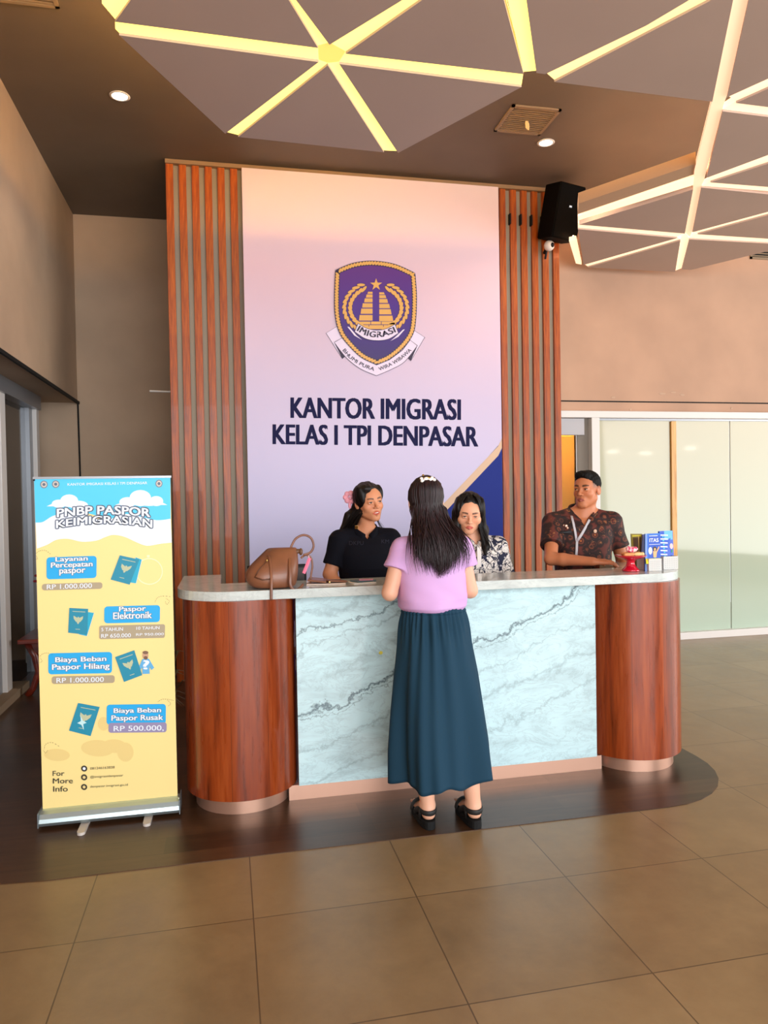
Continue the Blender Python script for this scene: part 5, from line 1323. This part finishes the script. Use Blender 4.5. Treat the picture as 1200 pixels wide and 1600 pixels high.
tg.tube([a_, a_.lerp(b_, 0.3), b_], 0.0085, 4, 0.35, up=(0, -1, 0)); tg.build('pink_tag', mat('tag_pink', (244, 120, 150), 0.5), hg, bevel=0.001)
MB().tube([bp_(482, 868, 3.57), bp_(484, 874, 3.57)], 0.002, 6).build('tag_cord', mat('tag_pale', (244, 200, 210), 0.5), hg)
# open brown wallet
wl = tag(empty('wallet', (0.48, 3.62, ZT1)), 'open brown leather wallet lying beside the handbag', 'wallet')
cw = Vector((0.475, 3.60, ZT1))
MB().box(cw.x-0.095, cw.x+0.0, cw.y-0.05, cw.y+0.05, cw.z+0.001, cw.z+0.006, R=R3(0, 0, -8), c=cw).box(cw.x+0.0, cw.x+0.095, cw.y-0.05, cw.y+0.05, cw.z+0.001, cw.z+0.006, R=R3(0, 0, -8), c=cw).build('inner_papers', mat('wallet_paper', (226, 204, 190), 0.7), wl)
o = MB().box(cw.x-0.088, cw.x+0.004, cw.y-0.055, cw.y+0.045, cw.z+0.011, cw.z+0.020, R=R3(2, 7, -12), c=cw+Vector((0, 0, 0.012))).build('cover', LE, wl, bevel=0.003)
MB().box(cw.x+0.0, cw.x+0.095, cw.y-0.045, cw.y+0.055, cw.z+0.012, cw.z+0.020, R=R3(-2, 4, 10), c=cw+Vector((0, 0, 0.012))).build('flap', LE, wl, bevel=0.003)
MB().ell((cw.x+0.01, cw.y-0.05, cw.z+0.012), (0.006, 0.003, 0.006), 8).build('clasp', mat('brass2', (220, 190, 130), 0.25, 1.0), wl)
# passports and papers in front of the uniformed woman
pp = bp_(566, 911, 3.58)
def flat(name, x, y, z, w, d_, h_, rz, m, label, cat, group=None):
    o = MB().box(-w/2, w/2, -d_/2, d_/2, 0, h_).build(name, m, loc=(x, y, z), bevel=0.0015); o.rotation_euler = (0, 0, rz); return tag(o, label, cat, group)
flat('paper_sheet', pp.x-0.0, 3.585, ZT1+0.0003, 0.115, 0.095, 0.004, 0.15, mat('paper', (236, 232, 226), 0.6), 'small white paper stack under the passport booklet on the counter', 'paper')
flat('passport', pp.x+0.008, 3.60, ZT1+0.005, 0.105, 0.08, 0.006, 0.35, mat('passport_cover', (70, 96, 104), 0.5), 'dark greenish passport booklet lying on papers beside the wallet', 'passport')
flat('passport', pp.x+0.022, 3.592, ZT1+0.0118, 0.07, 0.05, 0.004, -0.2, mat('passport_pink', (206, 140, 160), 0.5), 'small pinkish card on top of the passport booklet', 'card')
# monitor behind the bag
mo = tag(empty('monitor', (0.36, 3.90, 0.735)), 'black computer monitor seen from behind over the handbag', 'monitor')
m0 = at(386, 884, Y=3.92); m1 = at(478, 880, Y=3.92)
MB().box(m0.x, m1.x, 3.90, 3.925, 0.82, m0.z).build('housing', MT['black'], mo, bevel=0.006)
MB().box(m0.x+0.012, m1.x-0.012, 3.897, 3.9005, 0.84, m0.z-0.018).build('back_panel', mat('monitor_back', (52, 42, 40), 0.5), mo)
MB().box((m0.x+m1.x)/2-0.02, (m0.x+m1.x)/2+0.02, 3.905, 3.925, 0.74, 0.83).box((m0.x+m1.x)/2-0.09, (m0.x+m1.x)/2+0.09, 3.86, 3.98, 0.736, 0.745).build('stand', MT['black'], mo)
# red cake stand with pastries
cs = at(988, 900, Y=3.585); cx, cy = cs.x, 3.60
st_ = tag(empty('cake_stand', (cx, cy, ZT1)), 'glossy red pedestal cake stand at the right end of the counter', 'cake stand')
RD = mat('red_enamel', (200, 12, 44), 0.12, coat=0.6)
zt = at(988, 867, Y=3.60).z
prof = [(0.0, 0.001), (0.045, 0.001), (0.047, 0.006), (0.042, 0.014), (0.036, 0.020), (0.026, 0.034), (0.022, 0.048), (0.022, 0.062), (0.030, 0.070), (0.052, 0.078), (0.072, 0.088), (0.084, 0.098), (0.085, 0.101), (0.080, 0.100), (0.060, 0.091), (0.0, 0.089)]
kz = (zt-ZT1)/0.101
MB().lathe([(r_, ZT1+0.0005+z_*kz) for r_, z_ in prof], (cx, cy, 0), 40).build('dish', RD, st_, smooth=True)
pk = mat('pastry', (222, 150, 90), 0.6); pk2 = mat('pastry_pale', (236, 196, 130), 0.6)
zp = ZT1+0.0915*kz
def pastry(x, y, w, m_, label, rz):
    def b(F):
        F.cap((-w/2, 0, 0.011), (w/2, 0, 0.011), 0.011, 0.011, 0.004); F.cap((-w/2, 0.012, 0.010), (w/2, 0.012, 0.010), 0.010, 0.010, 0.006); F.disp(lambda X, Y, Z: 0.0008*np.sin(220*X)+0*Y*Z)
    e = iso_obj('pastry', b, (-w/2-0.02, -0.02, -0.005), (w/2+0.02, 0.03, 0.03), 0.003, m_, None, 1); e.location = (x, y, zp+0.002); e.rotation_euler = (0, 0, rz)
    return tag(e, label, 'pastry', 'pastries on the red stand')
pastry(cx-0.030, cy-0.035, 0.042, pk, 'orange brown pastry at the left front of the red stand', 0.1)
pastry(cx+0.032, cy-0.030, 0.040, pk2, 'pale yellow pastry at the right front of the red stand', -0.05)
pastry(cx-0.005, cy+0.020, 0.05, pk, 'brown pastry at the back of the red stand, half hidden', 0.4)
pastry(cx+0.052, cy+0.005, 0.030, pk, 'brown pastry at the right rim of the red stand', 1.2)
def wb_(F):
    F.ell((0, 0, 0.014), (0.030, 0.020, 0.016)); F.ell((0.022, 0.004, 0.020), (0.018, 0.012, 0.010)); F.ell((-0.018, 0.0, 0.022), (0.014, 0.012, 0.012))
    F.disp(lambda X, Y, Z: 0.0016*np.sin(260*X+90*Z)*np.sin(240*Y+200*Z))
wm_ = mat('pink_wrap', (236, 130, 150), 0.25, coat=0.4); t = NT(wm_); t.color(t.ramp(t.noise(t.co(), 60, 2), [(0.42, (226, 70, 110)), (0.6, (244, 200, 200))]))
e = iso_obj('wrapped_sweet', wb_, (-0.05, -0.04, -0.005), (0.06, 0.04, 0.05), 0.002, wm_, None, 1); e.location = (cx+0.004, cy-0.004, zp+0.022*1.0)
tag(e, 'pink wrapped sweets piled on top of the pastries', 'sweet')
# white perforated baskets with brochures
WP = mat('white_plastic', (206, 204, 200), 0.5, spec=0.3)
def basket(x0, x1, y0, y1, h_, label, pat=True):
    e = tag(empty('basket', ((x0+x1)/2, (y0+y1)/2, ZT1)), label, 'basket', 'white perforated baskets')
    z0 = ZT1+0.0006; t_ = 0.003; b = MB()
    b.box(x0, x1, y0, y0+t_, z0, z0+h_).box(x0, x1, y1-t_, y1, z0, z0+h_).box(x0, x0+t_, y0+t_, y1-t_, z0, z0+h_).box(x1-t_, x1, y0+t_, y1-t_, z0, z0+h_).box(x0+t_, x1-t_, y0+t_, y1-t_, z0, z0+0.003)
    b.build('tray', WP, e)
    hm = mat('basket_hole', (176, 178, 176), 0.8); hb_ = MB(); nx = 6
    for i in range(nx):
        for j in range(5):
            X_ = x0+0.012+(x1-x0-0.024)*i/(nx-1); Z_ = z0+0.012+(h_-0.026)*j/4; hb_.box(X_-0.0022, X_+0.0022, y0-0.0005, y0+0.0002, Z_-0.0022, Z_+0.0022)
            Y_ = y0+0.012+(y1-y0-0.024)*i/(nx-1); hb_.box(x0-0.0005, x0+0.0002, Y_-0.0022, Y_+0.0022, Z_-0.0022, Z_+0.0022)
    hb_.build('perforations', hm, e)
    return e
q0 = at(1014, 898, Y=3.56); q1 = at(1034, 898, Y=3.56); q2 = at(1037, 895, Y=3.60); q3 = at(1059.5, 894, Y=3.60)
basket(q0.x, q1.x, 3.56, 3.68, 0.066, 'white perforated basket holding the blue brochure, beside the red stand')
basket(q2.x, q3.x+0.001, 3.60, 3.72, 0.072, 'white perforated basket at the far right corner of the counter')
def brochure(name, pts, m_, th, label, grp='brochures at the right end of the counter'):
    """pts: pixel corners with their depth, bottom-left, bottom-right, top-right, top-left"""
    P_ = [at(x, y, Y=Y) for x, y, Y in pts]; n = (P_[1]-P_[0]).cross(P_[3]-P_[0]).normalized()
    if n.y < 0: n = -n
    vs = P_+[p+n*th for p in P_]
    o = MB().add(vs, [(0, 1, 2, 3), (7, 6, 5, 4), (0, 4, 5, 1), (1, 5, 6, 2), (2, 6, 7, 3), (3, 7, 4, 0)]).build(name, m_)
    return tag(o, label, 'brochure', grp), P_, n
def bart(o, P_, n, name, draw):
    e = o
    def fn(u, v): return (P_[3].lerp(P_[2], u)).lerp(P_[0].lerp(P_[1], u), v)
    A = Art(fn, tuple(-n), 0.0006); draw(A); return A.build(name, o)
BL = mat('brochure_blue', (20, 104, 206), 0.35); LB = mat('brochure_lightblue', (96, 176, 236), 0.35); DB = mat('brochure_deep', (16, 76, 190), 0.35)
YE = mat('print_yellow', (238, 222, 40), 0.5); WH = mat('print_white', (244, 244, 240), 0.5); SKN = mat('print_skin', (240, 176, 120), 0.5); CY = mat('print_cyan', (60, 190, 200), 0.5); DK = mat('print_dark', (40, 34, 40), 0.5); OL = mat('brochure_olive', (150, 130, 30), 0.4)
o, P_, n = brochure('brochure', [(1008, 898, 3.575), (1032, 898, 3.575), (1032, 833, 3.60), (1008, 834, 3.60)], BL, 0.008, 'blue brochure with a small cartoon figure standing in the basket beside the red stand')
def dr(A):
    A.layer(0).poly([(0.22, 0.06), (0.97, 0.05), (0.97, 0.66), (0.22, 0.66)], DB)
    A.layer(1).text('ITAS', 0.28, 0.12, 0.86, 0.21, WH, 0.03)
    A.layer(1).line([(0.25, 0.06), (0.80, 0.06)], 0.012, WH); A.layer(1).line([(0.25, 0.27), (0.95, 0.265)], 0.008, WH)
    A.layer(1).disc((0.33, 0.42), 0.12, 0.09, WH); A.layer(2).disc((0.62, 0.38), 0.13, 0.06, DK); A.layer(3).disc((0.62, 0.39), 0.06, 0.035, SKN); A.layer(3).poly([(0.5, 0.43), (0.76, 0.43), (0.72, 0.58), (0.52, 0.58)], SKN)
    A.layer(3).line([(0.74, 0.44), (0.90, 0.33)], 0.05, SKN); A.layer(4).line([(0.62, 0.58), (0.62, 0.64)], 0.06, CY); A.layer(1).poly([(0.0, 0.0), (0.12, 0.0), (0.12, 1), (0, 1)], mat('print_grey', (120, 150, 210), 0.5))
bart(o, P_, n, 'cover_print', dr)
o, P_, n = brochure('brochure', [(1010, 881, 3.563), (1032, 880, 3.563), (1031, 872, 3.572), (1009, 873, 3.572)], YE, 0.002, 'small bright yellow card in front of the blue brochure')
o, P_, n = brochure('brochure', [(1032, 893, 3.635), (1054, 893, 3.65), (1051, 829, 3.67), (1030, 830, 3.66)], DB, 0.010, 'fanned light blue brochures with stepped white tabs in the far right basket')
def dr(A):
    A.layer(0).poly([(0.35, 0.0), (0.96, 0.0), (0.96, 0.22), (0.35, 0.22)], LB)
    for k in range(7):
        y = 0.10+k*0.095; A.layer(1).line([(0.05, y), (0.62-0.02*k, y+0.01)], 0.028, WH); A.layer(1).disc((0.25+0.02*k, y+0.045), 0.07, 0.018, CY, 10)
    A.layer(1).disc((0.84, 0.38), 0.12, 0.07, mat('print_blush', (240, 190, 190), 0.5)); A.layer(2).disc((0.86, 0.50), 0.05, 0.04, mat('print_green', (40, 150, 90), 0.5))
bart(o, P_, n, 'cover_print', dr)
o, P_, n = brochure('brochure', [(1000, 893, 3.70), (1012, 893, 3.70), (1010, 835, 3.72), (1004, 835, 3.72)], mat('brochure_violet', (70, 66, 130), 0.4), 0.006, 'dark violet brochure standing behind the blue one')
o, P_, n = brochure('brochure', [(989, 893, 3.72), (1003, 893, 3.72), (1003, 834, 3.74), (986, 834, 3.74)], OL, 0.006, 'olive yellow brochure standing behind the red cake stand')
def dr(A):
    A.layer(0).poly([(0.15, 0.10), (0.9, 0.10), (0.9, 0.55), (0.2, 0.55)], mat('print_brown', (96, 62, 20), 0.5)); A.layer(1).line([(0.68, 0.05), (0.70, 0.7)], 0.12, mat('print_tan', (200, 160, 80), 0.5)); A.layer(1).line([(0.1, 0.06), (0.9, 0.05)], 0.03, YE)
bart(o, P_, n, 'cover_print', dr)

# ================================================================== ROLL-UP BANNER
rb_ = tag(empty('rollup_banner', (-0.55, 3.56, 0)), 'tall roll-up banner in light blue and yellow with passport fees, left of the counter', 'banner')
BY = 3.565; bxl, bxr = at(60, 1000, Y=BY).x, at(272, 1000, Y=BY).x; bz1 = at(160, 747, Y=BY).z; bz0 = 0.07
def un(px, py):
    """banner pixel -> (u, v)"""
    xl = 55+(py-748)*13/532; xr = 262+(py-744)*19/506; u = (px-xl)/(xr-xl)
    t_ = 748-4*u; b_ = 1274-31*u; return u, (py-t_)/(b_-t_)
def fnB(px, py):
    u, v = un(px, py); return (bxl+(bxr-bxl)*u, BY-0.002, bz1-(bz1-bz0)*v)
Wt = mat('ban_white', (236, 242, 252), 0.5); SKY = mat('ban_sky', (80, 206, 246), 0.5); SAND = mat('ban_sand', (252, 226, 150), 0.5); PB = mat('ban_blue', (18, 172, 238), 0.5)
GR = mat('ban_taupe', (176, 160, 132), 0.5); TE = mat('ban_teal', (20, 140, 170), 0.5); TE2 = mat('ban_teal_light', (22, 172, 206), 0.5); SH = mat('ban_slate', (92, 104, 128), 0.5); PURG = mat('ban_mauve', (150, 140, 176), 0.5); BK = mat('ban_ink', (52, 46, 34), 0.5); PG = mat('ban_crest', (190, 196, 160), 0.5); SH2_ = mat('ban_sand_dark', (238, 210, 136), 0.5)
MB().box(bxl, bxr, BY-0.001, BY, bz0, bz1).build('sheet', SAND, rb_)
A = Art(fnB, (0, -1, 0), 0.0005)
def z4(x, y): return (40+x/4.615, 730+y/4.615)
def z5(x, y): return (40+x/4.615, 1010+y/4.615)
A.layer(0).poly([(55, 747.5), (262, 743.5), (263.5, 812), (240, 812), (210, 817), (180, 812), (130, 800), (80, 812), (57, 819)], SKY)
wave_top = [z4(*p) for p in ((80, 400), (130, 395), (200, 350), (300, 330), (450, 350), (560, 380), (700, 330), (820, 350), (930, 372), (1030, 360))]
wave_bot = [z4(*p) for p in ((1042, 530), (960, 540), (860, 556), (780, 530), (700, 495), (620, 482), (560, 500), (500, 525), (400, 535), (300, 515), (220, 525), (160, 560), (88, 590))]
A.layer(1).poly(bez(wave_top, 4)+bez(wave_bot, 4), Wt)
def cloud(parts, base): 
    for (x, y, rx, ry) in parts: A.layer(2).disc(z4(x, y), rx/4.615, ry/4.615, Wt, 20)
    A.layer(2).poly([z4(*p) for p in base], Wt)
cloud([(310, 240, 62, 46), (240, 262, 50, 30), (370, 268, 70, 30)], [(155, 282), (200, 258), (420, 255), (455, 280)])
cloud([(810, 215, 78, 58), (720, 245, 60, 36), (925, 235, 50, 36), (870, 245, 80, 26)], [(630, 268), (700, 238), (940, 230), (1006, 262)])
for (x, y) in ((137, 124), (217, 121), (943, 110)):
    A.layer(3).disc(z4(x, y), 5.6, 6.0, mat('seal_grey', (120, 130, 150), 0.5), 20); A.layer(4).disc(z4(x, y), 4.2, 4.5, mat('seal_light', (210, 200, 190), 0.5), 20); A.layer(5).disc(z4(x, y), 2.6, 2.6, SH, 6)
A.layer(3).text('KANTOR IMIGRASI KELAS I TPI DENPASAR', *z4(298, 113), *z4(858, 131), Wt, 0.012, -0.03)
for dx, dy in ((-1.6, 0), (1.6, 0), (0, 1.6), (0, -1.6), (1.2, 1.2), (-1.2, 1.2), (1.2, -1.2), (-1.2, -1.2)):
    A.layer(4).text('PNBP PASPOR', *z4(228, 300), *z4(880, 360), SH, 0.03, -0.015, dx=dx, dy=dy, arch=4.5)
    A.layer(4).text('KEIMIGRASIAN', *z4(222, 385), *z4(896, 440), SH, 0.03, -0.02, dx=dx, dy=dy, arch=7)
A.layer(5).text('PNBP PASPOR', *z4(228, 300), *z4(880, 360), Wt, 0.03, -0.015, arch=4.5)
A.layer(5).text('KEIMIGRASIAN', *z4(222, 385), *z4(896, 440), Wt, 0.03, -0.02, arch=7)
def box_(f, x0, y0, x1, y1, m, r=5, sk=-0.05, ly=3): a = f(x0, y0); b = f(x1, y1); A.layer(ly).rrect(a[0], a[1], b[0], b[1], r, m, sk)
def tx(f, s, x0, y0, x1, y1, m=Wt, bold=0.025, sk=-0.055, sh=True, ly=6):
    a = f(x0, y0); b = f(x1, y1)
    if sh:
        for dx, dy in ((0.7, 0), (-0.7, 0), (0, 0.7), (0, -0.7), (0.6, 0.6)): A.layer(ly-1).text(s, *a, *b, SH, bold, sk, dx=dx, dy=dy)
    A.layer(ly).text(s, *a, *b, m, bold, sk)
box_(z4, 155, 652, 503, 812, PB); box_(z4, 124, 846, 545, 893, GR, 4)
tx(z4, 'Layanan', 218, 648, 440, 692); tx(z4, 'Percepatan', 187, 690, 474, 738); tx(z4, 'paspor', 245, 738, 424, 782); tx(z4, 'RP 1.000.000', 158, 850, 472, 884, sh=False, bold=0.01)
box_(z4, 560, 1000, 962, 1122, PB); box_(z4, 525, 1140, 1000, 1238, GR, 3)
tx(z4, 'Paspor', 667, 998, 858, 1044); tx(z4, 'Elektronik', 625, 1042, 902, 1090)
tx(z4, '5 TAHUN', 540, 1155, 695, 1180, sh=False, bold=0.01); tx(z4, '10 TAHUN', 792, 1140, 960, 1162, sh=False, bold=0.01); tx(z4, 'RP 650.000', 540, 1200, 752, 1228, sh=False, bold=0.01); tx(z4, 'RP 950.000', 790, 1188, 992, 1206, sh=False, bold=0.01)
box_(z5, 168, 58, 618, 212, PB); box_(z5, 192, 226, 638, 282, GR, 4)
tx(z5, 'Biaya Beban', 218, 86, 576, 132); tx(z5, 'Paspor Hilang', 196, 138, 600, 190); tx(z5, 'RP 1.000.000', 226, 236, 560, 272, sh=False, bold=0.01)
box_(z5, 582, 420, 1015, 566, PB); box_(z5, 596, 552, 1022, 624, PURG, 4)
tx(z5, 'Biaya Beban', 634, 444, 978, 488); tx(z5, 'Paspor Rusak', 618, 496, 994, 546); tx(z5, 'RP 500.000,', 634, 572, 1000, 616, sh=False, bold=0.01)
def passport(f, back, front, cr):
    if back: A.layer(3).poly([f(*p) for p in back], TE2); A.layer(4).line([f(*p) for p in back], 0.5, Wt, True)
    A.layer(5).poly([f(*p) for p in front], TE)
    p0, p1 = Vector(front[0]), Vector(front[1]); q0 = Vector(front[3])
    U = p1-p0; V_ = q0-p0
    def g(u, v): w = p0+U*u+V_*v; return f(w.x, w.y)
    A.layer(6).line([g(0.18, 0.13), g(0.86, 0.13)], 1.0, PG)
    for s_ in (-1, 1):
        A.layer(6).poly([g(0.5, 0.40), g(0.5+s_*0.10, 0.36), g(0.5+s_*0.26, 0.30), g(0.5+s_*0.24, 0.42), g(0.5+s_*0.12, 0.54), g(0.5, 0.56)], PG)
    A.layer(6).poly([g(0.46, 0.34), g(0.54, 0.34), g(0.56, 0.58), g(0.5, 0.64), g(0.44, 0.58)], PG)
    A.layer(6).line([g(0.38, 0.84), g(0.62, 0.84)], 0.9, PG)
passport(z4, [(780, 640), (826, 656), (786, 828), (740, 822)], [(668, 628), (808, 656), (740, 838), (604, 804)], PG)
passport(z4, [(440, 1042), (488, 1048), (438, 1218), (380, 1206)], [(314, 1016), (446, 1020), (440, 1208), (306, 1196)], PG)
passport(z5, None, [(640, 72), (778, 18), (838, 196), (706, 250)], PG)
passport(z5, None, [(378, 414), (532, 438), (468, 652), (314, 618)], PG)
A.layer(7).poly([z5(*p) for p in ((395, 500), (412, 540), (440, 556), (416, 566), (420, 610), (402, 572), (372, 560), (398, 545))], mat('ban_crack', (200, 236, 240), 0.5))
# stopwatch ghost, dotted swirls, faint map blobs
ring_ = [(z4(880+95*math.cos(a), 740+92*math.sin(a))) for a in [2*PI*k/40 for k in range(40)]]
A.layer(2).line(ring_, 1.6, mat('ban_cream', (250, 238, 196), 0.5), True); A.layer(2).poly([z4(862, 640), z4(862, 622), z4(882, 622), z4(882, 640)], mat('ban_cream2', (250, 238, 196), 0.5))
def dots(f, pts):
    P_ = bez([f(*p) for p in pts], 6)
    for i in range(0, len(P_)-1, 2): A.layer(3).line([P_[i], P_[i+1]], 0.55, BK)
dots(z4, [(82, 625), (110, 605), (150, 603), (185, 630)]); dots(z4, [(85, 640), (95, 665), (80, 665)]); dots(z4, [(925, 960), (940, 930), (980, 915), (1045, 918)]); dots(z4, [(1005, 930), (1030, 950), (1010, 975), (1000, 950)])
dots(z5, [(108, 85), (130, 62), (165, 56), (200, 70)]); dots(z5, [(112, 95), (125, 118), (105, 128)]); dots(z5, [(955, 385), (990, 365), (1040, 366), (1075, 372)]); dots(z5, [(1025, 370), (1050, 395), (1030, 415)]); dots(z5, [(140, 760), (150, 725), (195, 710), (250, 740)]); dots(z5, [(135, 770), (150, 790), (165, 765)])
for (x, y, rx, ry) in ((520, 740, 120, 60), (640, 720, 90, 50), (230, 800, 90, 45), (720, 760, 60, 70), (560, 560, 40, 50)): A.layer(1).disc(z5(x, y), rx/4.615, ry/4.615, SH2_, 24)
# little man with a question mark
A.layer(6).disc(z5(860, 52), 4.6, 6.4, mat('ban_skin', (206, 160, 130), 0.5)); A.layer(7).disc(z5(860, 32), 4.6, 2.6, mat('ban_hair', (130, 96, 70), 0.5))
A.layer(7).disc(z5(862, 70), 3.2, 2.8, mat('ban_beard', (120, 84, 60), 0.5))
A.layer(5).poly([z5(*p) for p in ((838, 80), (885, 76), (925, 140), (905, 158), (890, 130), (892, 184), (840, 188), (836, 140), (822, 165), (808, 150))], mat('ban_shirt', (96, 176, 226), 0.5))
A.layer(8).text('?', *z5(848, 88), *z5(884, 152), Wt, 0.05)
# contact lines
tx(z5, 'For', 200, 918, 282, 954, BK, 0.008, sh=False); tx(z5, 'More', 202, 972, 342, 1010, BK, 0.008, sh=False); tx(z5, 'Info', 204, 1030, 306, 1070, BK, 0.008, sh=False)
for (y, s_, x1, h_) in ((892, '081246163838', 642, 18), (956, '@imigrasidenpasar', 706, 22), (1027, 'denpasar.imigrasi.go.id', 740, 20)):
    A.layer(3).disc(z5(423, y), 4.8, 4.8, BK, 20); A.layer(4).disc(z5(423, y), 2.4, 2.4, SH2_ if y > 900 else Wt, 8)
    a = z5(466, y-h_/2-2); b = z5(x1, y+h_/2-2); A.layer(3).text(s_, *a, *b, BK, 0.0, -0.10)
A.build('printed_artwork', rb_)
MB().box(bxl-0.004, bxr+0.004, BY-0.008, BY+0.006, bz1-0.002, bz1+0.008).build('top_rail', MT['alu'], rb_)
MB().box(bxl-0.004, bxl+0.004, BY-0.006, BY+0.004, bz1-0.010, bz1+0.004).build('clip', MT['black'], rb_)
BSE = mat('banner_alu', (186, 204, 210), 0.32, 0.85)
x0, x1 = bxl-0.006, bxr+0.010
prof = [(3.512, 0.020), (3.506, 0.035), (3.510, 0.052), (3.522, 0.070), (3.545, 0.080), (3.59, 0.080), (3.62, 0.06), (3.63, 0.03), (3.61, 0.018)]
mb = MB(); n_ = len(prof); mb.add([(x0, y, z) for y, z in prof]+[(x1, y, z) for y, z in prof], [(i, (i+1) % n_, n_+(i+1) % n_, n_+i) for i in range(n_)]+[tuple(range(n_)), tuple(range(2*n_-1, n_-1, -1))])
mb.build('base_housing', BSE, rb_, bevel=0.002)
ec = mat('end_cap', (130, 138, 142), 0.4, 0.5)
MB().box(x0-0.004, x0, 3.505, 3.632, 0.016, 0.082).build('end_cap', ec, rb_)
MB().box(x1, x1+0.004, 3.505, 3.632, 0.016, 0.082).build('end_cap', ec, rb_)
for px, py in ((126, 1303), (229, 1289)):
    c = at(px, py, Z=0.01)
    f = MB(); out = arcp(c.x, c.y+0.012, 0.017, 180, 360, 10)+[(c.x+0.017, 3.70), (c.x-0.017, 3.70)]; f.prism(out, 0.0035, 0.016); f.build('foot', mat('foot_white', (206, 196, 188), 0.4), rb_)
MB().tube([((bxl+bxr)/2, 3.60, 0.07), ((bxl+bxr)/2, 3.585, bz1)], 0.008, 8).build('support_pole', MT['alu'], rb_)

# ================================================================== CORNER FURNITURE BEHIND THE BANNER
tb = tag(empty('side_table', (-1.25, 6.25, 0)), 'low dark red wooden side table in the corner, mostly behind the banner', 'table')
RW = m_wood('red_wood', (60, 14, 8), (104, 30, 16), (140, 50, 26), 0.35, 0)
MB().box(-1.56, -0.95, 5.98, 6.50, 0.405, 0.44).build('table_top', RW, tb, bevel=0.006)
for (lx, ly_) in ((-1.50, 6.04), (-1.01, 6.04), (-1.50, 6.44), (-1.01, 6.44)):
    sgn = 1 if lx < -1.2 else -1
    MB().tube([(lx, ly_, 0.405), (lx+sgn*0.05, ly_, 0.30), (lx+sgn*0.07, ly_, 0.18), (lx+sgn*0.03, ly_, 0.06), (lx-sgn*0.01, ly_, 0.004)], [0.03, 0.028, 0.024, 0.024, 0.028], 8).build('leg', RW, tb, smooth=True)
MB().box(-1.48, -1.03, 6.02, 6.05, 0.33, 0.40).build('apron', RW, tb)
bx_ = tag(MB().box(-1.42, -1.22, 6.12, 6.32, 0.4405, 0.52).build('box', mat('grey_box', (120, 110, 100), 0.7), bevel=0.003), 'small grey box under the flower vase on the side table', 'box')
fv = tag(empty('flower_vase', (-1.34, 6.22, 0.52)), 'dark vase with deep red flowers peeking out left of the banner', 'flowers')
MB().lathe([(0.0, 0.5215), (0.035, 0.5215), (0.05, 0.56), (0.045, 0.60), (0.025, 0.64), (0.03, 0.66)], (-1.34, 6.22, 0), 20).build('vase', MT['black'], fv, smooth=True)
fr = random.Random(3)
stm = MB(); fl = MB()
for k in range(12):
    a = fr.uniform(0, 2*PI); r_ = fr.uniform(0.03, 0.16); p = Vector((-1.34+r_*math.cos(a), 6.22+0.7*r_*math.sin(a), fr.uniform(0.72, 0.92)))
    stm.tube([(-1.34, 6.22, 0.62), (-1.34+0.4*(p.x+1.34), 6.22, 0.72), p], 0.003, 5)
    for j in range(5): b_ = 2*PI*j/5; fl.ell(p+Vector((0.014*math.cos(b_), 0.014*math.sin(b_), 0.004)), (0.015, 0.015, 0.010), 8)
stm.build('stems', mat('stem_green', (30, 50, 26), 0.7), fv); fl.build('blossoms', mat('petal_red', (140, 16, 34), 0.6), fv, smooth=True)
# dry leaves of a plant between banner and counter
pl = tag(empty('potted_plant', (-0.16, 4.45, 0)), 'small potted plant with thin pale leaves in the gap between banner and counter', 'plant')
pc = (-0.40, 4.40)
MB().lathe([(0.0, 0.004), (0.06, 0.004), (0.08, 0.14), (0.075, 0.16), (0.06, 0.15), (0.0, 0.148)], (pc[0], pc[1], 0), 20).build('pot', MT['blackm'], pl, smooth=True)
lv = MB()
for k in range(16):
    a = fr.uniform(-0.9, 0.9) if k % 2 else fr.uniform(0, 2*PI); L = fr.uniform(0.10, 0.2); h_ = fr.uniform(0.18, 0.45)
    lv.tube([(pc[0], pc[1], 0.14), (pc[0]+0.25*L*math.cos(a), pc[1]+0.25*L*math.sin(a), 0.14+0.6*h_), (pc[0]+L*math.cos(a)*0.8, pc[1]+L*math.sin(a)*0.5, 0.14+h_), (pc[0]+1.2*L*math.cos(a), pc[1]+0.8*L*math.sin(a), 0.10+h_*1.05)], [0.003, 0.006, 0.010, 0.001], 6, 0.2)
lv.build('leaves', mat('dry_leaf', (110, 96, 70), 0.7), pl, smooth=True)
